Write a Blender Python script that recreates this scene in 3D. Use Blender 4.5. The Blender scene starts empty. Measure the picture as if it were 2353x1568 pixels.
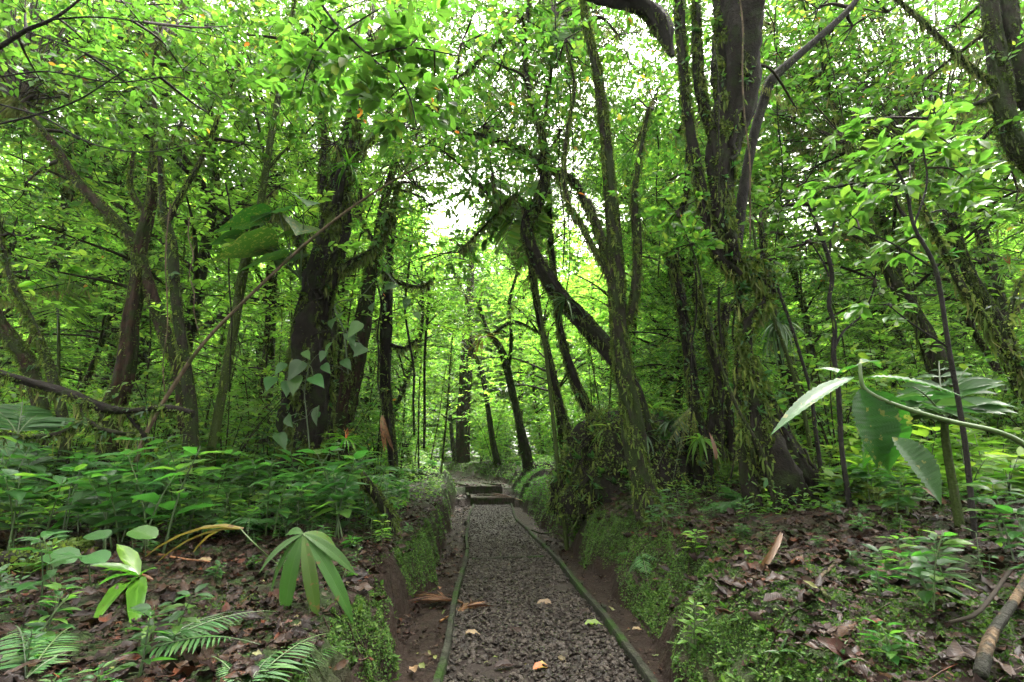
import bpy, math, random
import numpy as np
from math import radians as R
random.seed(7); rng = np.random.default_rng(7)
S = bpy.context.scene; COL = S.collection
# ------------------------------------------------------------ camera, world, sun, exposure
F = 1111.0; CX, CY = 1176.5, 784.0; EYE = np.array([0, 0, 1.08]); PITCH = math.atan(280 / F)
cam = bpy.data.cameras.new('camera'); cam.sensor_width = 36; cam.lens = 36 * F / 2353; cam.clip_start = .05; cam.clip_end = 1000
co = bpy.data.objects.new('camera', cam); COL.objects.link(co); co.location = EYE
co.rotation_euler = (R(90) + PITCH, 0, 0); S.camera = co
W = bpy.data.worlds.new("World"); S.world = W; W.use_nodes = True
wn = W.node_tree; bg = wn.nodes['Background']; sky = wn.nodes.new('ShaderNodeTexSky'); sky.sky_type = 'NISHITA'
SUN_EL, SUN_AZ = 62, 25
sky.sun_disc = False; sky.sun_elevation = R(SUN_EL); sky.sun_rotation = R(SUN_AZ); sky.air_density = 1.0; sky.dust_density = 6.0; sky.ozone_density = .5
hs = wn.nodes.new('ShaderNodeHueSaturation'); hs.inputs['Saturation'].default_value = .08
mw = wn.nodes.new('ShaderNodeMix'); mw.data_type = 'RGBA'; mw.blend_type = 'MULTIPLY'; mw.inputs[0].default_value = 1; mw.inputs[7].default_value = (1, .965, .90, 1)
wn.links.new(sky.outputs[0], hs.inputs['Color']); wn.links.new(hs.outputs[0], mw.inputs[6]); wn.links.new(mw.outputs[2], bg.inputs[0]); bg.inputs[1].default_value = .15
sl = bpy.data.lights.new('sun', 'SUN'); sl.energy = 1.5; sl.angle = R(25); sl.color = (1, .97, .9)
so = bpy.data.objects.new('sun', sl); COL.objects.link(so); so.rotation_euler = (R(90 - SUN_EL), 0, R(180 - SUN_AZ)); so.location = (0, 0, 30)
S.view_settings.view_transform = 'Standard'; S.view_settings.look = 'None'; S.view_settings.exposure = 3.5; S.view_settings.gamma = 1
cy = S.cycles; cy.max_bounces = 10; cy.diffuse_bounces = 8; cy.glossy_bounces = 2; cy.transmission_bounces = 5; cy.transparent_max_bounces = 2
cy.caustics_reflective = False; cy.caustics_refractive = False; cy.use_denoising = True; cy.use_adaptive_sampling = True; cy.adaptive_threshold = .02
try: cy.denoiser = 'OPENIMAGEDENOISE'; cy.denoising_input_passes = 'RGB_ALBEDO_NORMAL'
except Exception: pass
cy.sample_clamp_indirect = 4
# ------------------------------------------------------------ maths helpers
cp, sp_ = math.cos(PITCH), math.sin(PITCH)
def ray(px, py):
    u, v = (px - CX) / F, (CY - py) / F
    return np.array([u, cp - v * sp_, sp_ + v * cp])
def P(px, py, Y):
    d = ray(px, py); return EYE + d * (Y / d[1])
def Z(px, py, z):
    d = ray(px, py); return EYE + d * ((z - EYE[2]) / d[2])
def unit(a): return a / (np.linalg.norm(a, axis=-1, keepdims=True) + 1e-9)
_T = np.random.default_rng(3).random((256, 256))
def vnoise(x, y):
    x = np.asarray(x, float); y = np.asarray(y, float)
    i = np.floor(x).astype(int); j = np.floor(y).astype(int); fx = x - i; fy = y - j
    fx = fx * fx * (3 - 2 * fx); fy = fy * fy * (3 - 2 * fy); a = lambda p, q: _T[p & 255, q & 255]
    return (a(i, j) * (1 - fx) + a(i + 1, j) * fx) * (1 - fy) + (a(i, j + 1) * (1 - fx) + a(i + 1, j + 1) * fx) * fy - .5
def fbm(x, y, s, o=4):
    r = 0; a = 1
    for k in range(o): r = r + a * vnoise(x * s + 17 * k, y * s + 31 * k); s *= 2.03; a *= .5
    return r
def cat(pts, per=6):
    p = np.asarray(pts, float); n = len(p)
    if n < 3: 
        t = np.linspace(0, 1, per + 1)[:, None]; return p[0] * (1 - t) + p[-1] * t
    q = np.vstack([2 * p[0] - p[1], p, 2 * p[-1] - p[-2]]); out = []
    for i in range(1, n):
        a, b, c, d = q[i - 1], q[i], q[i + 1], q[i + 2]
        for t in np.linspace(0, 1, per, endpoint=False):
            out.append(.5 * (2 * b + (c - a) * t + (2 * a - 5 * b + 4 * c - d) * t * t + (3 * b - a - 3 * c + d) * t ** 3))
    out.append(p[-1]); return np.array(out)
# ------------------------------------------------------------ mesh builder
class Geo:
    def __init__(s): s.V = []; s.Q = []; s.T = []; s.A = []; s.U = []; s.n = 0
    def add(s, V, Q=None, T=None, rnd=None, uv=None):
        V = np.asarray(V, float).reshape(-1, 3); k = len(V)
        if Q is not None and len(Q): s.Q.append(np.asarray(Q, int).reshape(-1, 4) + s.n)
        if T is not None and len(T): s.T.append(np.asarray(T, int).reshape(-1, 3) + s.n)
        s.V.append(V); s.A.append(np.full(k, random.random()) if rnd is None else np.broadcast_to(np.asarray(rnd, float), (k,)))
        s.U.append(np.zeros((k, 3)) if uv is None else uv); s.n += k
    def build(s, name, mat, parent=None, smooth=True):
        me = bpy.data.meshes.new(name)
        if s.n:
            V = np.vstack(s.V); Q = np.vstack(s.Q) if s.Q else np.zeros((0, 4), int); T = np.vstack(s.T) if s.T else np.zeros((0, 3), int)
            me.vertices.add(len(V)); me.vertices.foreach_set('co', V.astype('f4').ravel())
            nl = Q.size + T.size; me.loops.add(nl); me.loops.foreach_set('vertex_index', np.concatenate([Q.ravel(), T.ravel()]).astype('i4'))
            me.polygons.add(len(Q) + len(T))
            st = np.concatenate([np.arange(len(Q)) * 4, Q.size + np.arange(len(T)) * 3]).astype('i4')
            me.polygons.foreach_set('loop_start', st)
            me.polygons.foreach_set('use_smooth', np.full(len(st), smooth)); me.update(calc_edges=True)
            a = me.attributes.new('rnd', 'FLOAT', 'POINT'); a.data.foreach_set('value', np.concatenate(s.A).astype('f4'))
            a = me.attributes.new('luv', 'FLOAT_VECTOR', 'POINT'); a.data.foreach_set('vector', np.vstack(s.U).astype('f4').ravel())
        me.materials.append(mat); o = bpy.data.objects.new(name, me); COL.objects.link(o)
        if parent is not None: o.parent = parent
        return o
def tag(o, label=None, cat_=None, group=None, kind=None):
    if label: o['label'] = label
    if cat_: o['category'] = cat_
    if group: o['group'] = group
    if kind: o['kind'] = kind
    return o
def thing(name, label, cat_, loc=(0, 0, 0), group=None):
    o = bpy.data.objects.new(name, None); COL.objects.link(o); o.location = loc; o.empty_display_size = .1
    return tag(o, label, cat_, group)
def unbase(geos, loc):
    for g in geos: g.V = [v - np.asarray(loc, float) for v in g.V]
def tube(g, pts, rad, sides=8, rough=0., rnd=None, per=5, flat=0, ridges=False):
    p = cat(pts, per) if per else np.asarray(pts, float); n = len(p); rad = np.interp(np.linspace(0, 1, n), np.linspace(0, 1, len(rad)), rad)
    t = unit(np.gradient(p, axis=0)); ref = np.array([1., 0, 0]) if abs(t[0][0]) < .8 else np.array([0, 0, 1.])
    N = []; 
    for k in range(n):
        ref = ref - t[k] * ref.dot(t[k]); ref = ref / (np.linalg.norm(ref) + 1e-9); N.append(ref)
    N = np.array(N); B = np.cross(t, N); a = np.linspace(0, 2 * math.pi, sides, endpoint=False)
    r = rad[:, None] * np.ones((1, sides))
    if rough:
        ph = rng.random(6) * 6; s = np.arange(n)[:, None] / per
        r = r * (1 + rough * (.5 * np.sin(a * 2 + ph[0] + s * 1.3) + .35 * np.sin(a * 3 - s * 2.1 + ph[1]) + .25 * np.sin(a * 5 + ph[2] + s * .9) + .6 * (rng.random((n, sides)) - .5) * (.3 if ridges else 1)))
        if ridges:
            A_, S_ = np.meshgrid(a, np.arange(n)); r = r * (1 + .34 * vnoise(np.cos(A_) * 3.2 + 9 + S_ * .10, np.sin(A_) * 3.2 + 5 + S_ * .06) + .16 * vnoise(np.cos(A_) * 7 + S_ * .45, np.sin(A_) * 7 - S_ * .3))
    V = p[:, None, :] + r[..., None] * (np.cos(a)[None, :, None] * N[:, None, :] + np.sin(a)[None, :, None] * B[:, None, :])
    i = np.arange(n - 1)[:, None] * sides + np.arange(sides)[None, :]; j = np.arange(n - 1)[:, None] * sides + (np.arange(sides)[None, :] + 1) % sides
    Q = np.stack([i, j, j + sides, i + sides], -1).reshape(-1, 4)
    V = np.vstack([V.reshape(-1, 3), p[-1:] + t[-1:] * rad[-1] * .5]); tip = n * sides
    T = [[(n - 1) * sides + k, (n - 1) * sides + (k + 1) % sides, tip] for k in range(sides)]
    g.add(V, Q, T, rnd); return p, t, rad
# ---- leaf templates: (u along, v across, w normal), quads
def tmpl(prof, cols=1, fold=.12, droop=.15, wave=0., rib=0, pleat=0, fine=0):
    if fine:
        a_ = np.array(prof); uu = np.linspace(a_[0, 0], a_[-1, 0], fine); prof = [(float(u_), float(np.interp(u_, a_[:, 0], a_[:, 1]))) for u_ in uu]
    us, ws = zip(*prof); V = []; Q = []
    m = 2 * cols + 1
    for k, (u, w) in enumerate(prof):
        for c in range(-cols, cols + 1):
            v = w * c / cols * .5
            V.append((u, v, -droop * u * u, abs(v) * fold * 2 + wave * 2 * math.sin(k * 2.4 + c) * w + (rib * (k % 2) * min(1, abs(c)) * w if rib else 0) + (pleat * (abs(c) % 2) * w if pleat else 0)))
    for k in range(len(prof) - 1):
        for c in range(m - 1):
            a = k * m + c; Q.append((a, a + 1, a + 1 + m, a + m))
    return np.array(V), np.array(Q)
T_LO = (np.array([(0, 0, 0, 0), (.28, -.42, 0, .14), (.66, -.36, -.04, .12), (1, 0, -.12, 0), (.66, .36, -.04, .12), (.28, .42, 0, .14)]), np.array([(0, 1, 2, 3), (0, 3, 4, 5)]))
T_MID = tmpl([(0, .04), (.2, .8), (.45, 1), (.72, .66), (1, .02)], 1, .16, .16)
T_HI = tmpl([(0, .05), (.08, .4), (.2, .78), (.35, .98), (.5, 1), (.65, .86), (.8, .56), (.92, .22), (1, .01)], 2, .12, .22, .02)
T_HEART = tmpl([(-.14, .45), (-.06, .82), (.08, 1), (.25, .98), (.45, .8), (.65, .52), (.85, .2), (1, .01)], 2, .1, .18, .01)
T_RIB = tmpl([(0, .05), (.06, .35), (.15, .7), (.3, .96), (.45, 1), (.6, .9), (.75, .64), (.88, .3), (1, .01)], 2, .14, .25, .012, .05, 0, 34)
T_PLEAT = tmpl([(0, .2), (.15, .6), (.35, .95), (.55, 1), (.75, .8), (.9, .4), (1, .02)], 4, .1, .4, .006, 0, .05, 12)
T_ROUND = tmpl([(-.04, .3), (.05, .68), (.2, .94), (.4, 1), (.6, .95), (.78, .75), (.92, .42), (1, .05)], 2, .06, .1, .01)
T_FLAT = tmpl([(0, .3), (.15, .8), (.5, 1), (.8, .6), (1, .05)], 1, .3, .08)
T_STRAP = tmpl([(0, .6), (.2, 1), (.4, 1), (.6, .9), (.8, .6), (1, .03)], 1, .3, .45)
T_NARROW = tmpl([(0, .15), (.25, .8), (.5, 1), (.75, .7), (1, .02)], 1, .2, .25)
T_CURL = tmpl([(0, .05), (.12, .5), (.3, .9), (.5, 1), (.7, .78), (.88, .35), (1, .03)], 1, .22, .04, .1)
T_CUP = tmpl([(0, .05), (.12, .5), (.3, .9), (.5, 1), (.7, .78), (.88, .35), (1, .03)], 1, -.3, -.1, .12)
def leaves(g, pos, d, n, L, Wd, tm=T_MID, rnd=None):
    pos = np.asarray(pos, float).reshape(-1, 3); N = len(pos)
    if not N: return
    d = unit(np.broadcast_to(d, (N, 3)).astype(float)); n = np.broadcast_to(n, (N, 3)).astype(float)
    n = unit(n - d * (n * d).sum(1, keepdims=True)); r = np.cross(d, n)
    L = np.broadcast_to(L, (N,))[:, None, None]; Wd = np.broadcast_to(Wd, (N,))[:, None, None]
    V, Q = tm; k = len(V)
    X = pos[:, None] + V[None, :, 0:1] * L * d[:, None] + V[None, :, 1:2] * Wd * r[:, None] + (V[None, :, 2:3] * L + V[None, :, 3:4] * Wd) * n[:, None]
    QQ = (Q[None] + (np.arange(N) * k)[:, None, None]).reshape(-1, 4)
    if rnd is None: rnd = rng.random(N)
    uv = np.tile(V[:, :3], (N, 1)).copy(); uv[:, 2] = 0
    g.add(X.reshape(-1, 3), QQ, None, np.repeat(np.broadcast_to(rnd, (N,)), k), uv)
# ------------------------------------------------------------ materials
def newmat(name):
    m = bpy.data.materials.new(name); m.use_nodes = True; nt = m.node_tree; return m, nt, nt.nodes['Principled BSDF'], nt.nodes['Material Output']
def ramp(nt, stops, fac):
    r = nt.nodes.new('ShaderNodeValToRGB'); e = r.color_ramp.elements
    while len(e) < len(stops): e.new(.5)
    for k, (p, c) in enumerate(stops): e[k].position = p; e[k].color = (*c, 1)
    nt.links.new(fac, r.inputs[0]); return r.outputs[0]
def mathn(nt, op, a, b=None, clamp=False):
    m = nt.nodes.new('ShaderNodeMath'); m.operation = op; m.use_clamp = clamp
    for k, x in enumerate((a, b)):
        if x is None: continue
        if hasattr(x, 'links'): nt.links.new(x, m.inputs[k])
        else: m.inputs[k].default_value = x
    return m.outputs[0]
def mixc(nt, f, a, b, mode='MIX'):
    m = nt.nodes.new('ShaderNodeMix'); m.data_type = 'RGBA'; m.blend_type = mode
    for s, x in ((0, f), (6, a), (7, b)):
        if hasattr(x, 'links'): nt.links.new(x, m.inputs[s])
        else: m.inputs[s].default_value = x if s == 0 else (*x, 1)
    return m.outputs[2]
def noise(nt, scale, detail=4, coord='Object', rough=.6, vec=None):
    t = nt.nodes.new('ShaderNodeTexNoise'); t.inputs['Scale'].default_value = scale; t.inputs['Detail'].default_value = detail; t.inputs['Roughness'].default_value = rough
    if vec is None:
        c = nt.nodes.new('ShaderNodeTexCoord'); vec = c.outputs[coord]
    nt.links.new(vec, t.inputs['Vector']); return t.outputs[0]
def leafmat(name, stops, trans, tf=.4, rough=.35, spec=.5, spots=None, veins=9):
    m, nt, b, out = newmat(name)
    at = nt.nodes.new('ShaderNodeAttribute'); at.attribute_name = 'rnd'; oi = nt.nodes.new('ShaderNodeObjectInfo')
    f = mathn(nt, 'FRACT', mathn(nt, 'ADD', at.outputs['Fac'], mathn(nt, 'MULTIPLY', oi.outputs['Random'], .35)))
    c = ramp(nt, stops, at.outputs['Fac'])
    h = nt.nodes.new('ShaderNodeHueSaturation'); nt.links.new(c, h.inputs['Color'])
    nt.links.new(mathn(nt, 'ADD', mathn(nt, 'MULTIPLY', oi.outputs['Random'], .5), .75), h.inputs['Value'])
    nt.links.new(mathn(nt, 'ADD', mathn(nt, 'MULTIPLY', f, .035), .485), h.inputs['Hue']); c = h.outputs[0]
    uv = nt.nodes.new('ShaderNodeAttribute'); uv.attribute_name = 'luv'; sx = nt.nodes.new('ShaderNodeSeparateXYZ'); nt.links.new(uv.outputs['Vector'], sx.inputs[0])
    av = mathn(nt, 'ABSOLUTE', sx.outputs[1]); mid = mathn(nt, 'LESS_THAN', av, .022)
    w = mathn(nt, 'SINE', mathn(nt, 'MULTIPLY', mathn(nt, 'SUBTRACT', sx.outputs[0], mathn(nt, 'MULTIPLY', av, .55)), veins * 6.283))
    if veins < 0: w = mathn(nt, 'SINE', mathn(nt, 'MULTIPLY', sx.outputs[1], -veins * 6.283))
    vein = mathn(nt, 'POWER', mathn(nt, 'ABSOLUTE', w), 14.)
    rib = mathn(nt, 'MAXIMUM', mid, mathn(nt, 'MULTIPLY', vein, .7))
    nz = noise(nt, 26, 3)
    if spots: c = mixc(nt, mathn(nt, 'GREATER_THAN', mathn(nt, 'ADD', nz, mathn(nt, 'MULTIPLY', at.outputs['Fac'], .1)), spots[0]), c, spots[1])
    c2 = mixc(nt, mathn(nt, 'MULTIPLY', rib, .6), c, mixc(nt, 1., c, (2.4, 2.1, 2.0), 'MULTIPLY'))
    nt.links.new(c2, b.inputs['Base Color']); b.inputs['Roughness'].default_value = rough; b.inputs['Specular IOR Level'].default_value = spec
    bp = nt.nodes.new('ShaderNodeBump'); bp.inputs['Strength'].default_value = .35; bp.inputs['Distance'].default_value = .004
    nt.links.new(mathn(nt, 'ADD', mathn(nt, 'MULTIPLY', rib, -1.), nz), bp.inputs['Height']); nt.links.new(bp.outputs[0], b.inputs['Normal'])
    tr = nt.nodes.new('ShaderNodeBsdfTranslucent'); tc = mixc(nt, 1., c, trans, 'MULTIPLY')
    tc = mixc(nt, mathn(nt, 'MULTIPLY', rib, .5), tc, (.03, .06, .01)); nt.links.new(tc, tr.inputs[0])
    mx = nt.nodes.new('ShaderNodeMixShader'); mx.inputs[0].default_value = tf
    nt.links.new(b.outputs[0], mx.inputs[1]); nt.links.new(tr.outputs[0], mx.inputs[2]); nt.links.new(mx.outputs[0], out.inputs[0]); return m
def barkmat(name, c1, c2, moss, amt, rough=.55, spec=.12):
    m, nt, b, out = newmat(name)
    tc = nt.nodes.new('ShaderNodeTexCoord'); mp = nt.nodes.new('ShaderNodeMapping'); mp.inputs['Scale'].default_value = (1, 1, .35); nt.links.new(tc.outputs['Object'], mp.inputs[0])
    n1 = noise(nt, 22, 6, vec=mp.outputs[0]); n2 = noise(nt, 5, 5); n3 = noise(nt, 60, 4)
    c = ramp(nt, [(.35, c1), (.65, c2)], n1)
    k = mathn(nt, 'MULTIPLY', mathn(nt, 'SUBTRACT', mathn(nt, 'ADD', n2, mathn(nt, 'MULTIPLY', n3, .25)), 1. - amt), 9., True)
    mc = ramp(nt, [(.3, tuple(x * .45 for x in moss)), (.7, moss)], n3)
    nt.links.new(mixc(nt, k, c, mc), b.inputs['Base Color']); b.inputs['Roughness'].default_value = min(.95, rough + .25); b.inputs['Specular IOR Level'].default_value = spec
    bp = nt.nodes.new('ShaderNodeBump'); bp.inputs['Strength'].default_value = .9; bp.inputs['Distance'].default_value = .03
    nt.links.new(mathn(nt, 'ADD', n1, mathn(nt, 'MULTIPLY', n3, .6)), bp.inputs['Height']); nt.links.new(bp.outputs[0], b.inputs['Normal']); return m
def plainmat(name, stops, rough=.6, spec=.5, scale=18, bump=.5, bd=.01):
    m, nt, b, out = newmat(name); at = nt.nodes.new('ShaderNodeAttribute'); at.attribute_name = 'rnd'
    n1 = noise(nt, scale, 5); f = mathn(nt, 'ADD', mathn(nt, 'MULTIPLY', at.outputs['Fac'], .75), mathn(nt, 'MULTIPLY', n1, .35))
    nt.links.new(ramp(nt, stops, f), b.inputs['Base Color']); b.inputs['Roughness'].default_value = rough; b.inputs['Specular IOR Level'].default_value = spec
    bp = nt.nodes.new('ShaderNodeBump'); bp.inputs['Strength'].default_value = bump; bp.inputs['Distance'].default_value = bd
    nt.links.new(n1, bp.inputs['Height']); nt.links.new(bp.outputs[0], b.inputs['Normal']); return m
G1, G2, G3 = (.018, .048, .009), (.036, .085, .014), (.068, .13, .02)
TR = (2.55, 2.85, 1.5)
M = {}
M['canopy'] = leafmat('canopy leaves', [(0, G1), (.3, G2), (.8, (.054, .12, .018)), (.993, (.11, .16, .03)), (1, (.3, .1, .02))], TR, .56, .42, .4)  # colour held darker to offset the strong light on the upper leaves
M['far'] = leafmat('far leaves', [(0, (.06, .12, .022)), (.4, (.09, .17, .03)), (.8, (.13, .22, .04)), (1, (.14, .22, .04))], tuple(1.35 * q_ for q_ in TR), .6, .5, .3)  # colour and transmission lightened in place of light reaching the background
M['small'] = leafmat('small leaves', [(0, G1), (.5, (.06, .13, .02)), (1, (.12, .2, .034))], TR, .52, .4, .4)  # lightened in colour to make up for daylight missing at mid level
M['herb'] = leafmat('wet herb leaves', [(0, (.012, .04, .012)), (.5, (.022, .068, .016)), (.9, (.042, .105, .02)), (1, (.07, .14, .025))], (3, 3.4, 1.6), .42, .3, .4)
M['bright'] = leafmat('bright leaves', [(0, (.045, .105, .014)), (.6, (.085, .17, .024)), (1, (.14, .22, .03))], TR, .5, .34, .5)  # base colour also raised to brighten the shaded forest interior
M['whorl'] = leafmat('whorled pale leaves', [(0, (.03, .075, .012)), (.6, (.05, .105, .018)), (1, (.075, .135, .025))], TR, .45, .38, .45)
M['big'] = leafmat('broad leaf', [(0, (.012, .045, .008)), (1, (.022, .07, .010))], (2.4, 2.8, 1.4), .34, .4, .25, (.66, (.10, .11, .03)), 17)
M['heart'] = leafmat('heart leaves', [(0, (.016, .055, .012)), (1, (.034, .095, .018))], (2.4, 2.8, 1.4), .35, .34, .4, None, 6)
M['fern'] = leafmat('fern green', [(0, (.022, .07, .018)), (1, (.045, .12, .028))], (2, 2.4, 1.4), .35, .45, .35, None, 4)
M['palm'] = leafmat('palm green', [(0, (.028, .075, .016)), (1, (.05, .105, .022))], (2, 2.4, 1.4), .3, .4, .25, (.72, (.10, .07, .03)), -9)
M['yellowing'] = leafmat('yellowing palm', [(0, (.11, .09, .02)), (1, (.16, .13, .03))], (1.6, 1.6, 1), .3, .45, .4, (.6, (.09, .05, .02)), -9)
M['strap'] = leafmat('strap leaves', [(0, (.04, .13, .01)), (1, (.08, .2, .02))], (2, 2.4, 1.4), .35, .25, .6, None, 1)
M['darkstrap'] = leafmat('dark strap leaves', [(0, (.015, .05, .012)), (1, (.04, .09, .025))], (2, 2.4, 1.4), .3, .3, .5, None, 1)
M['moss'] = leafmat('moss', [(0, (.03, .045, .009)), (.5, (.058, .09, .016)), (1, (.11, .155, .028))], (1.8, 2, 1.2), .35, .7, .2, None, 1)
M['bankmoss'] = leafmat('bank moss', [(0, (.02, .04, .008)), (.5, (.035, .075, .012)), (1, (.06, .12, .02))], (1.8, 2, 1.2), .3, .6, .25, None, 1)
M['hang'] = leafmat('hanging moss', [(0, (.07, .07, .03)), (.6, (.10, .12, .035)), (1, (.16, .18, .06))], (1.6, 1.7, 1.2), .4, .8, .15, None, 1)
M['dead'] = leafmat('dead leaves', [(0, (.005, .003, .0025)), (.35, (.010, .0048, .0038)), (.65, (.017, .0078, .0056)), (.88, (.032, .0145, .009)), (.96, (.065, .024, .009)), (1, (.05, .031, .016))], (1, 1, 1), .05, .34, .12, (.62, (.03, .02, .015)), 7)
M['pathleaf'] = leafmat('small fallen leaves', [(0, (.03, .018, .01)), (.4, (.06, .05, .018)), (.7, (.11, .11, .025)), (.88, (.08, .12, .025)), (1, (.14, .07, .02))], (1, 1, 1), .1, .45, .4)
M['brown'] = leafmat('dry brown', [(0, (.05, .02, .009)), (.6, (.10, .045, .018)), (1, (.16, .085, .036))], (1.3, 1.1, .9), .2, .4, .4, (.62, (.06, .03, .015)), 3)
M['red'] = leafmat('red brown', [(0, (.09, .02, .008)), (1, (.19, .06, .022))], (1.4, 1, .8), .3, .45, .3, None, 5)
M['orange'] = leafmat('orange leaf', [(0, (.26, .05, .012)), (1, (.32, .08, .02))], (1, 1, 1), .1, .35, .4, (.6, (.2, .16, .03)), 7)
M['tan'] = leafmat('tan leaf', [(0, (.12, .08, .04)), (1, (.18, .12, .06))], (1, 1, 1), .1, .45, .4, (.56, (.12, .08, .04)), 7)
M['barkr'] = barkmat('reddish mossy bark', (.007, .004, .003), (.034, .018, .013), (.02, .032, .007), .42)
M['barkd'] = barkmat('dark wet bark', (.003, .002, .0018), (.012, .009, .007), (.014, .022, .005), .36, .5)
M['barkm'] = barkmat('mossy bark', (.006, .0045, .0035), (.026, .021, .016), (.02, .032, .008), .44)
M['barkg'] = barkmat('grey green bark', (.025, .025, .018), (.075, .07, .045), (.04, .06, .014), .6)
M['barks'] = barkmat('smooth dark bark', (.007, .006, .006), (.022, .019, .018), (.02, .03, .008), .3, .5)
M['liana'] = barkmat('brown liana', (.05, .035, .024), (.12, .088, .06), (.05, .06, .02), .36)
M['twig'] = plainmat('dark twig', [(.2, (.008, .006, .005)), (.9, (.03, .024, .017))], .8, .1)
M['stem'] = plainmat('green stem', [(.2, (.02, .04, .012)), (.9, (.06, .1, .03))], .45)
M['gravel'] = plainmat('wet grey gravel', [(.1, (.008, .0062, .005)), (.55, (.020, .0158, .0126)), (.95, (.046, .037, .03))], .55, .16, 40, .4, .004)
M['board'] = barkmat('weathered board', (.012, .013, .009), (.032, .033, .024), (.022, .05, .008), .38, .6)
M['concrete'] = barkmat('mossy concrete', (.02, .015, .012), (.05, .04, .032), (.025, .045, .01), .42, .7)
M['wood'] = barkmat('rotting wood', (.02, .012, .009), (.15, .1, .055), (.02, .02, .015), .45, .5)
# ------------------------------------------------------------ terrain
LB = np.array([(-9, -.8, -.95, .35), (1, -.72, -.85, .35), (2.9, -.641, -.79, .37), (3.57, -.752, -.9, .41), (4.2, -.854, -.985, .46), (4.55, -.75, -.9, .48), (4.9, -.718, -.836, .5), (7, -.9, -.98, .5), (8.5, -1.04, -1.12, .5), (13, -1.5, -1.65, .62), (15, -1.7, -1.9, .55), (20, -3.0, -3.5, .5), (26, -6.5, -7.5, .4), (200, -6.5, -7.5, .4)])
RB = np.array([(-9, .8, 1.1, .45), (1, .8, 1.02, .46), (2.8, .81, 1.05, .5), (3.8, .89, 1.22, .56), (4.9, .91, 1.3, .6), (6.2, .81, 1.1, .68), (9, .56, .85, .72), (12.2, .30, .6, .72), (16.5, -.15, .35, .6), (20, -1.3, -.8, .5), (26, -4.5, -3.8, .4), (200, -4.5, -3.8, .4)])
def itab(T, y, c): return np.interp(y, T[:, 0], T[:, c])
def zpath(y):
    y = np.asarray(y, float)
    return np.where(y > 13.15, .19, 0) + np.where(y > 14.85, .2, 0) + np.clip(y - 15, 0, 40) * .028
def height(x, y, fine=True):
    x = np.asarray(x, float); y = np.asarray(y, float); zp = zpath(y)
    wob = fbm(y * 1., y * 0 + 3, 2.2, 4) * .3; wob2 = fbm(y * 1., y * 0 + 9, 2., 4) * .42
    bl, tl, hl = itab(LB, y, 1) + wob * .5, itab(LB, y, 2) + wob, itab(LB, y, 3); br, tr, hr = itab(RB, y, 1) - wob2 * .3, itab(RB, y, 2) - wob2, itab(RB, y, 3)
    sm = lambda t: np.clip(t, 0, 1) ** 2 * (3 - 2 * np.clip(t, 0, 1)); rd = lambda t: 1 - (1 - np.clip(t, 0, 1)) ** 2.6
    dl, dr = tl - x, x - tr
    cov = 1 - sm((y - 24) / 6)
    HL = hl + np.clip(dl, 0, 3) * .03 + .025 * np.clip(dl - 3, 0, 40) + fbm(x, y, .8, 3) * .1 * sm(dl / .5)
    HR = hr + np.clip(dr, 0, 2) * .06 + .02 * np.clip(dr - 2, 0, 40) + fbm(x + 40, y, .8, 3) * .12 * sm(dr / .5)
    z = zp + HL * rd((bl - x) / np.maximum(bl - tl + .22, .1)) + HR * rd((x - br) / np.maximum(tr - br + .45, .1))
    ms = (x > bl) & (x < br); z = np.where(ms, z - .025 * (np.abs(x - (bl + br) / 2) > .56), z)
    z = z * cov + (1 - cov) * (zp + .5 + fbm(x, y, .15, 3) * .6)
    if fine:
        face = np.clip(1 - np.abs(dl + .06) / .18, 0, 1) + np.clip(1 - np.abs(dr + .12) / .28, 0, 1)
        z = z + np.where(ms, fbm(x, y, 6, 3) * .012, fbm(x, y, 5, 4) * .05 + face * (fbm(x * 1.5, y, 9, 3) * .14 + fbm(x, y, 2.6, 3) * .2))
    return z
def G(px, py, up=0.):
    d = ray(px, py); t = np.concatenate([np.linspace(.8, 8, 1500), np.linspace(8, 60, 2000)])
    X = EYE + d * t[:, None]; h = height(X[:, 0], X[:, 1]); k = np.argmax(X[:, 2] < h)
    if X[k, 2] >= h[k]: k = -1
    r = X[k].copy(); r[2] = h[k] + up; return r
def grid_axis(segs):
    out = []
    for a, b, s in segs: out += list(np.arange(a, b, s))
    return np.array(out + [segs[-1][1]])
gx = grid_axis([(-90, -30, 6), (-30, -8, .5), (-8, -3, .08), (-3, -1.3, .03), (-1.3, 1.6, .014), (1.6, 3.5, .03), (3.5, 8, .08), (8, 30, .5), (30, 90, 6)])
gy = grid_axis([(-30, -2, 1.), (-2, 1, .1), (1, 6, .025), (6, 10, .05), (10, 18, .1), (18, 40, .5), (40, 120, 5)])
XX, YY = np.meshgrid(gx, gy); ZZ = height(XX, YY); nx, ny = len(gx), len(gy)
g = Geo(); i = (np.arange(ny - 1)[:, None] * nx + np.arange(nx - 1)[None, :]).ravel()
g.add(np.stack([XX, YY, ZZ], -1).reshape(-1, 3), np.stack([i, i + 1, i + 1 + nx, i + nx], -1), rnd=.5)
m, nt, b, out = newmat('forest soil')
n1 = noise(nt, 1.3, 5); n2 = noise(nt, 9, 6); n3 = noise(nt, 45, 5)
soil = ramp(nt, [(.3, (.004, .0024, .002)), (.5, (.010, .006, .0042)), (.72, (.022, .013, .009))], n2)
soil = mixc(nt, mathn(nt, 'MULTIPLY', n3, .6), soil, (.03, .018, .012))
mossc = ramp(nt, [(.3, (.006, .012, .003)), (.7, (.022, .04, .008))], n3)
geo = nt.nodes.new('ShaderNodeNewGeometry'); sx = nt.nodes.new('ShaderNodeSeparateXYZ'); nt.links.new(geo.outputs['Position'], sx.inputs[0])
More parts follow.
